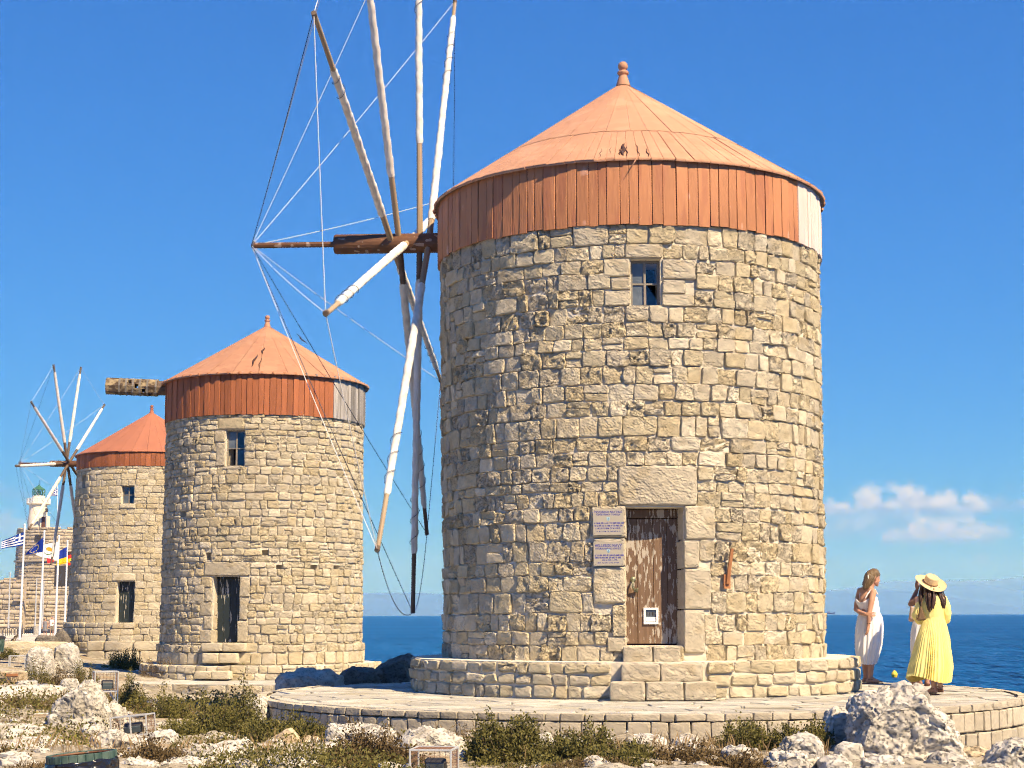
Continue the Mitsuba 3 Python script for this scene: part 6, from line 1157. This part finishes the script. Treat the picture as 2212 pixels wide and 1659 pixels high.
locks([[(J(2004, 1276, -.05), .025), (J(2004, 1290, -.12), .026), (J(2006, 1308, -.14), .024), (J(2007, 1326, -.13), .010)], [(J(2011, 1276, -.06), .025), (J(2010, 1290, -.12), .026), (J(2009, 1308, -.14), .022), (J(2009, 1324, -.13), .010)], [(J(2016, 1276, -.05), .018), (J(2016, 1290, -.12), .016), (J(2014, 1308, -.14), .014), (J(2012, 1318, -.13), .008)]], HK + '__locks', 'hair_brown', 11, .02, .0085)
locks([[(J(1991, 1270, .0), .022), (J(1988, 1284, -.04), .022), (J(1987, 1298, -.07), .018), (J(1988, 1311, -.08), .008)], [(J(2028, 1270, .0), .026), (J(2033, 1284, -.03), .028), (J(2039, 1300, -.06), .024), (J(2037, 1317, -.07), .010)], [(J(2026, 1272, -.02), .02), (J(2030, 1286, -.06), .022), (J(2036, 1302, -.08), .02), (J(2035, 1314, -.08), .008)]], HK + '__locks', 'hair_brown', 14, .02, .009)
for k, q in enumerate(f2): solid(K + '__sandal', sandal(q, ((-.35, .95), (.25, .95))[k], .95, (0, .035)[k]), 'sandal')
B = thing('shoulder_bag', 'small brown bag hanging on the back of the woman in yellow', 'bag'); b0 = J(1989.5, 1326, -.135)
m = man(Manifold.hull_points(np.vstack([sph(b0 + [0, 0, .062], .020), sph(b0 + [-.028, 0, -.065], .022), sph(b0 + [.036, 0, -.06], .022)]).tolist()).refine_to_length(.01)); solid(B + '__pouch', m, 'leather_brown', smooth=True)
solid(B + '__strap', tube([b0 + [0, .01, .07], J(1990, 1305, -.13), J(1993, 1293, -.10), J(1996, 1285, -.03), J(1996, 1287, .06)], .007, 5), 'leather_brown'); solid(B + '__tie', tube([b0 + [-.045, -.025, .05], b0 + [-.06, -.03, -.02], b0 + [-.07, -.03, -.075], b0 + [-.045, -.03, -.085], b0 + [-.035, -.03, -.04]], .005, 5), 'hat_band')

# --- the third person, mostly hidden behind the woman in yellow, photographing
D2_ = 24.1; J = lambda x, y, dd=0.0: at(x, y, D2_ + dd)
K = person('person in a white skirt raising one arm, mostly hidden behind the yellow dress')
hd, ey, ir, lp = head_parts(J(2003, 1262), (-.1, 1, 0), (0, 0, 1), .95)
body = limb((J(1998, 1362), .12), (J(1999, 1330), .10), (J(2000, 1306), .11), (J(2001, 1294), .095)) + limb((J(1981, 1296), .05), (J(2001, 1292), .07), (J(2022, 1296), .05)) + limb((J(2001, 1290), .055), (J(2002, 1272), .05))
arms = limb((J(1981, 1297), .046), (J(1972, 1302, .05), .044), (J(1967.5, 1305, .08), .040), (J(1974, 1291, .14), .036), (J(1981, 1275, .18), .025)) + limb((J(2022, 1298), .045), (J(2030, 1320, .1), .036), (J(2018, 1300, .24), .026))
legs = limb((J(1990, 1372), .09), (J(1986, 1430), .055), (J(1984, 1448), .047), (J(1984.5, 1471), .033)) + limb((J(2006, 1372), .09), (J(2004, 1430), .055), (J(2003, 1448), .047), (J(2003, 1471), .033)); f3 = [J(1984.5, 1471), J(2003, 1471)]
for q in f3: q[2] = .088
bm = fuse(body + arms + legs + foot(f3[0], (-.5, .8)) + foot(f3[1], (.2, .95)), .018, 7); obj(K + '__body', (bm.vertices, bm.faces), 'skin_dark', smooth=True); hm = fuse(hd, .013, 5); obj(K + '__head', (hm.vertices, hm.faces), 'skin_dark', smooth=True); face(K, ey, ir, lp)
solid(K + '__hands', cat_mesh([man(q) for q in hand(J(1981, 1274.5, .18), (.02, .12, 1), (.9, .3, 0), 1.05, .22, -1) + hand(J(2017, 1299, .25), (-.2, .2, 1), (-.9, .1, 0), .95, .5, 1)]), 'skin_dark', smooth=True)
tp_ = loft([(J(2001, 1287), .075, .06), (J(2001, 1296), .16, .10), (J(2000, 1315), .155, .12), (J(1999, 1340), .15, .12)], 80, 7, .02, .2, 0, 14, .06); obj(K + '__top', (tp_.vertices, tp_.faces), 'tan_bag', smooth=True)
sk = loft([(J(1999, 1334), .14, .12), (J(1997, 1352), .175, .15), (J(1996, 1390), .19, .17), (J(1996, 1430), .17, .17), (J(1996, 1446), .155, .16)], 100, 16, .07, .1, 0, 19, .06); obj(K + '__skirt', (sk.vertices, sk.faces), 'white_linen', smooth=True)
hc = fuse([Manifold.hull_points(np.vstack([sph(J(2003, 1258, -.02), .098), sph(J(2003, 1266, -.05), .09), sph(J(2003, 1280, -.08), .06)]).tolist())], .02, 3); obj(K + '__hair', (hc.vertices, hc.faces), 'hair_brown', smooth=True)
for k, q in enumerate(f3): solid(K + '__sandal', sandal(q, ((-.5, .8), (.2, .95))[k]), 'sandal')
B = thing('tote_bag', 'tan tote bag with a pale strap, left of the woman in yellow', 'bag'); b0 = J(1974, 1327, -.02)
m = man(Manifold.hull_points(np.vstack([sph(b0 + q, .025) for q in ([-.035, -.04, .09], [-.045, .04, -.08], [.05, -.04, .07], [.06, .04, -.085], [-.05, -.04, -.05])]).tolist()).refine_to_length(.015)); trimesh.smoothing.filter_taubin(m, iterations=4); solid(B + '__pouch', m, 'tan_bag', smooth=True); solid(B + '__strap', tube([b0 + [-.045, -.05, .09], b0 + [.03, -.06, .035], J(1981, 1318, -.06), J(1985, 1296, -.03)], .009, 5), 'white_linen')

# --- the two far visitors on the quay
def visitor(px, y1, d, h, label, top, bottom, hair, dressy, arm):
    k = h / 1.7; g = at(px, y1, d); K = person(label); o = lambda x, y, z: g + np.array([x, y, z]) * k
    hd, ey, ir, lp = head_parts(o(0, -.01, 1.58), (.1, -1, 0), (0, 0, 1), k)
    b = limb((o(0, 0, .92), .13 * k), (o(0, 0, 1.1), .12 * k), (o(0, 0, 1.3), .14 * k)) + limb((o(-.17, 0, 1.38), .06 * k), (o(0, 0, 1.40), .08 * k), (o(.17, 0, 1.38), .06 * k)) + limb((o(0, 0, 1.42), .055 * k), (o(0, 0, 1.52), .05 * k))
    L = limb((o(-.09, 0, .88), .09 * k), (o(-.10, -.04, .48), .06 * k), (o(-.10, .02, .08), .035 * k)) + limb((o(.09, 0, .88), .09 * k), (o(.10, .06, .48), .06 * k), (o(.10, .16, .09), .035 * k))
    A = limb((o(-.19, 0, 1.37), .05 * k), (o(-.25, .02, 1.1), .042 * k), (o(-.24, -.06, .86), .028 * k)) + limb((o(.19, 0, 1.37), .05 * k), (o(.25, .03, 1.1), .042 * k), (o(*arm), .028 * k))
    m = fuse(b + L + A + foot(o(-.10, .02, .088), (0, -1), k) + foot(o(.10, .16, .10), (.1, -1), k), .03, 5); obj(K + '__body', (m.vertices, m.faces), 'skin_tan', smooth=True); m = fuse(hd, .02, 4); obj(K + '__head', (m.vertices, m.faces), 'skin_tan', smooth=True); face(K, ey, ir, lp)
    solid(K + '__hands', cat_mesh([man(q) for q in hand(o(-.24, -.06, .85), (0, 0, -1), (0, 1, 0), k, .4, 1) + hand(o(*arm), (0, 0, -1), (0, 1, 0), k, .4, -1)]), 'skin_tan')
    secs = [(o(0, 0, 1.44), .09 * k, .08 * k), (o(0, 0, 1.37), .22 * k, .13 * k), (o(0, 0, 1.15), .19 * k, .15 * k)] + ([(o(0, 0, .95), .20 * k, .17 * k), (o(0, 0, .52), .25 * k, .21 * k)] if dressy else [(o(0, 0, .88), .19 * k, .16 * k)])
    m = loft(secs, 60, 8, .04, .3, 0, 6, .05); obj(K + ('__dress' if dressy else '__shirt'), (m.vertices, m.faces), top, smooth=True)
    if not dressy:
        m = fuse(limb((o(-.08, 0, .92), .125 * k), (o(-.10, -.03, .5), .095 * k)) + limb((o(.08, 0, .92), .125 * k), (o(.10, .05, .5), .095 * k)), .04, 3); obj(K + '__shorts', (m.vertices, m.faces), bottom, smooth=True)
    m = fuse([Manifold.hull_points(np.vstack([sph(o(0, .02, 1.62), .092 * k), sph(o(0, .04, 1.57), .085 * k)]).tolist())], .03, 2); obj(K + '__hair', (m.vertices, m.faces), hair, smooth=True)
    for a, f in ((o(-.10, .02, .088), (0, -1)), (o(.10, .16, .10), (.1, -1))): solid(K + '__shoe', sandal(a, f, k), 'sandal')
visitor(97, 1374, 158, 1.63, 'far visitor in a grey dress on the quay between two flagpoles', 'grey_dress', None, 'hair_brown', True, (.25, -.1, .84)); visitor(111, 1372.5, 160, 1.74, 'far visitor in a white shirt and shorts on the quay', 'white_linen', 'khaki', 'hair_brown', False, (.12, -.22, 1.16))
# ---------------------------------------------------------------- the air
scene['haze_air'] = {'type': 'homogeneous', 'albedo': {'type': 'rgb', 'value': [.94, .96, .98]}, 'sigma_t': {'type': 'rgb', 'value': [2.6e-5, 6.8e-5, 1.7e-4]}, 'sample_emitters': True}
scene['haze'] = {'type': 'cube', 'to_world': T().translate([0, 12500, 375]).scale([30000, 13000, 393]), 'bsdf': {'type': 'null'}, 'interior': {'type': 'ref', 'id': 'haze_air'}}
labels['haze'] = {'kind': 'stuff', 'label': 'thin blue sea haze in front of the far hills'}
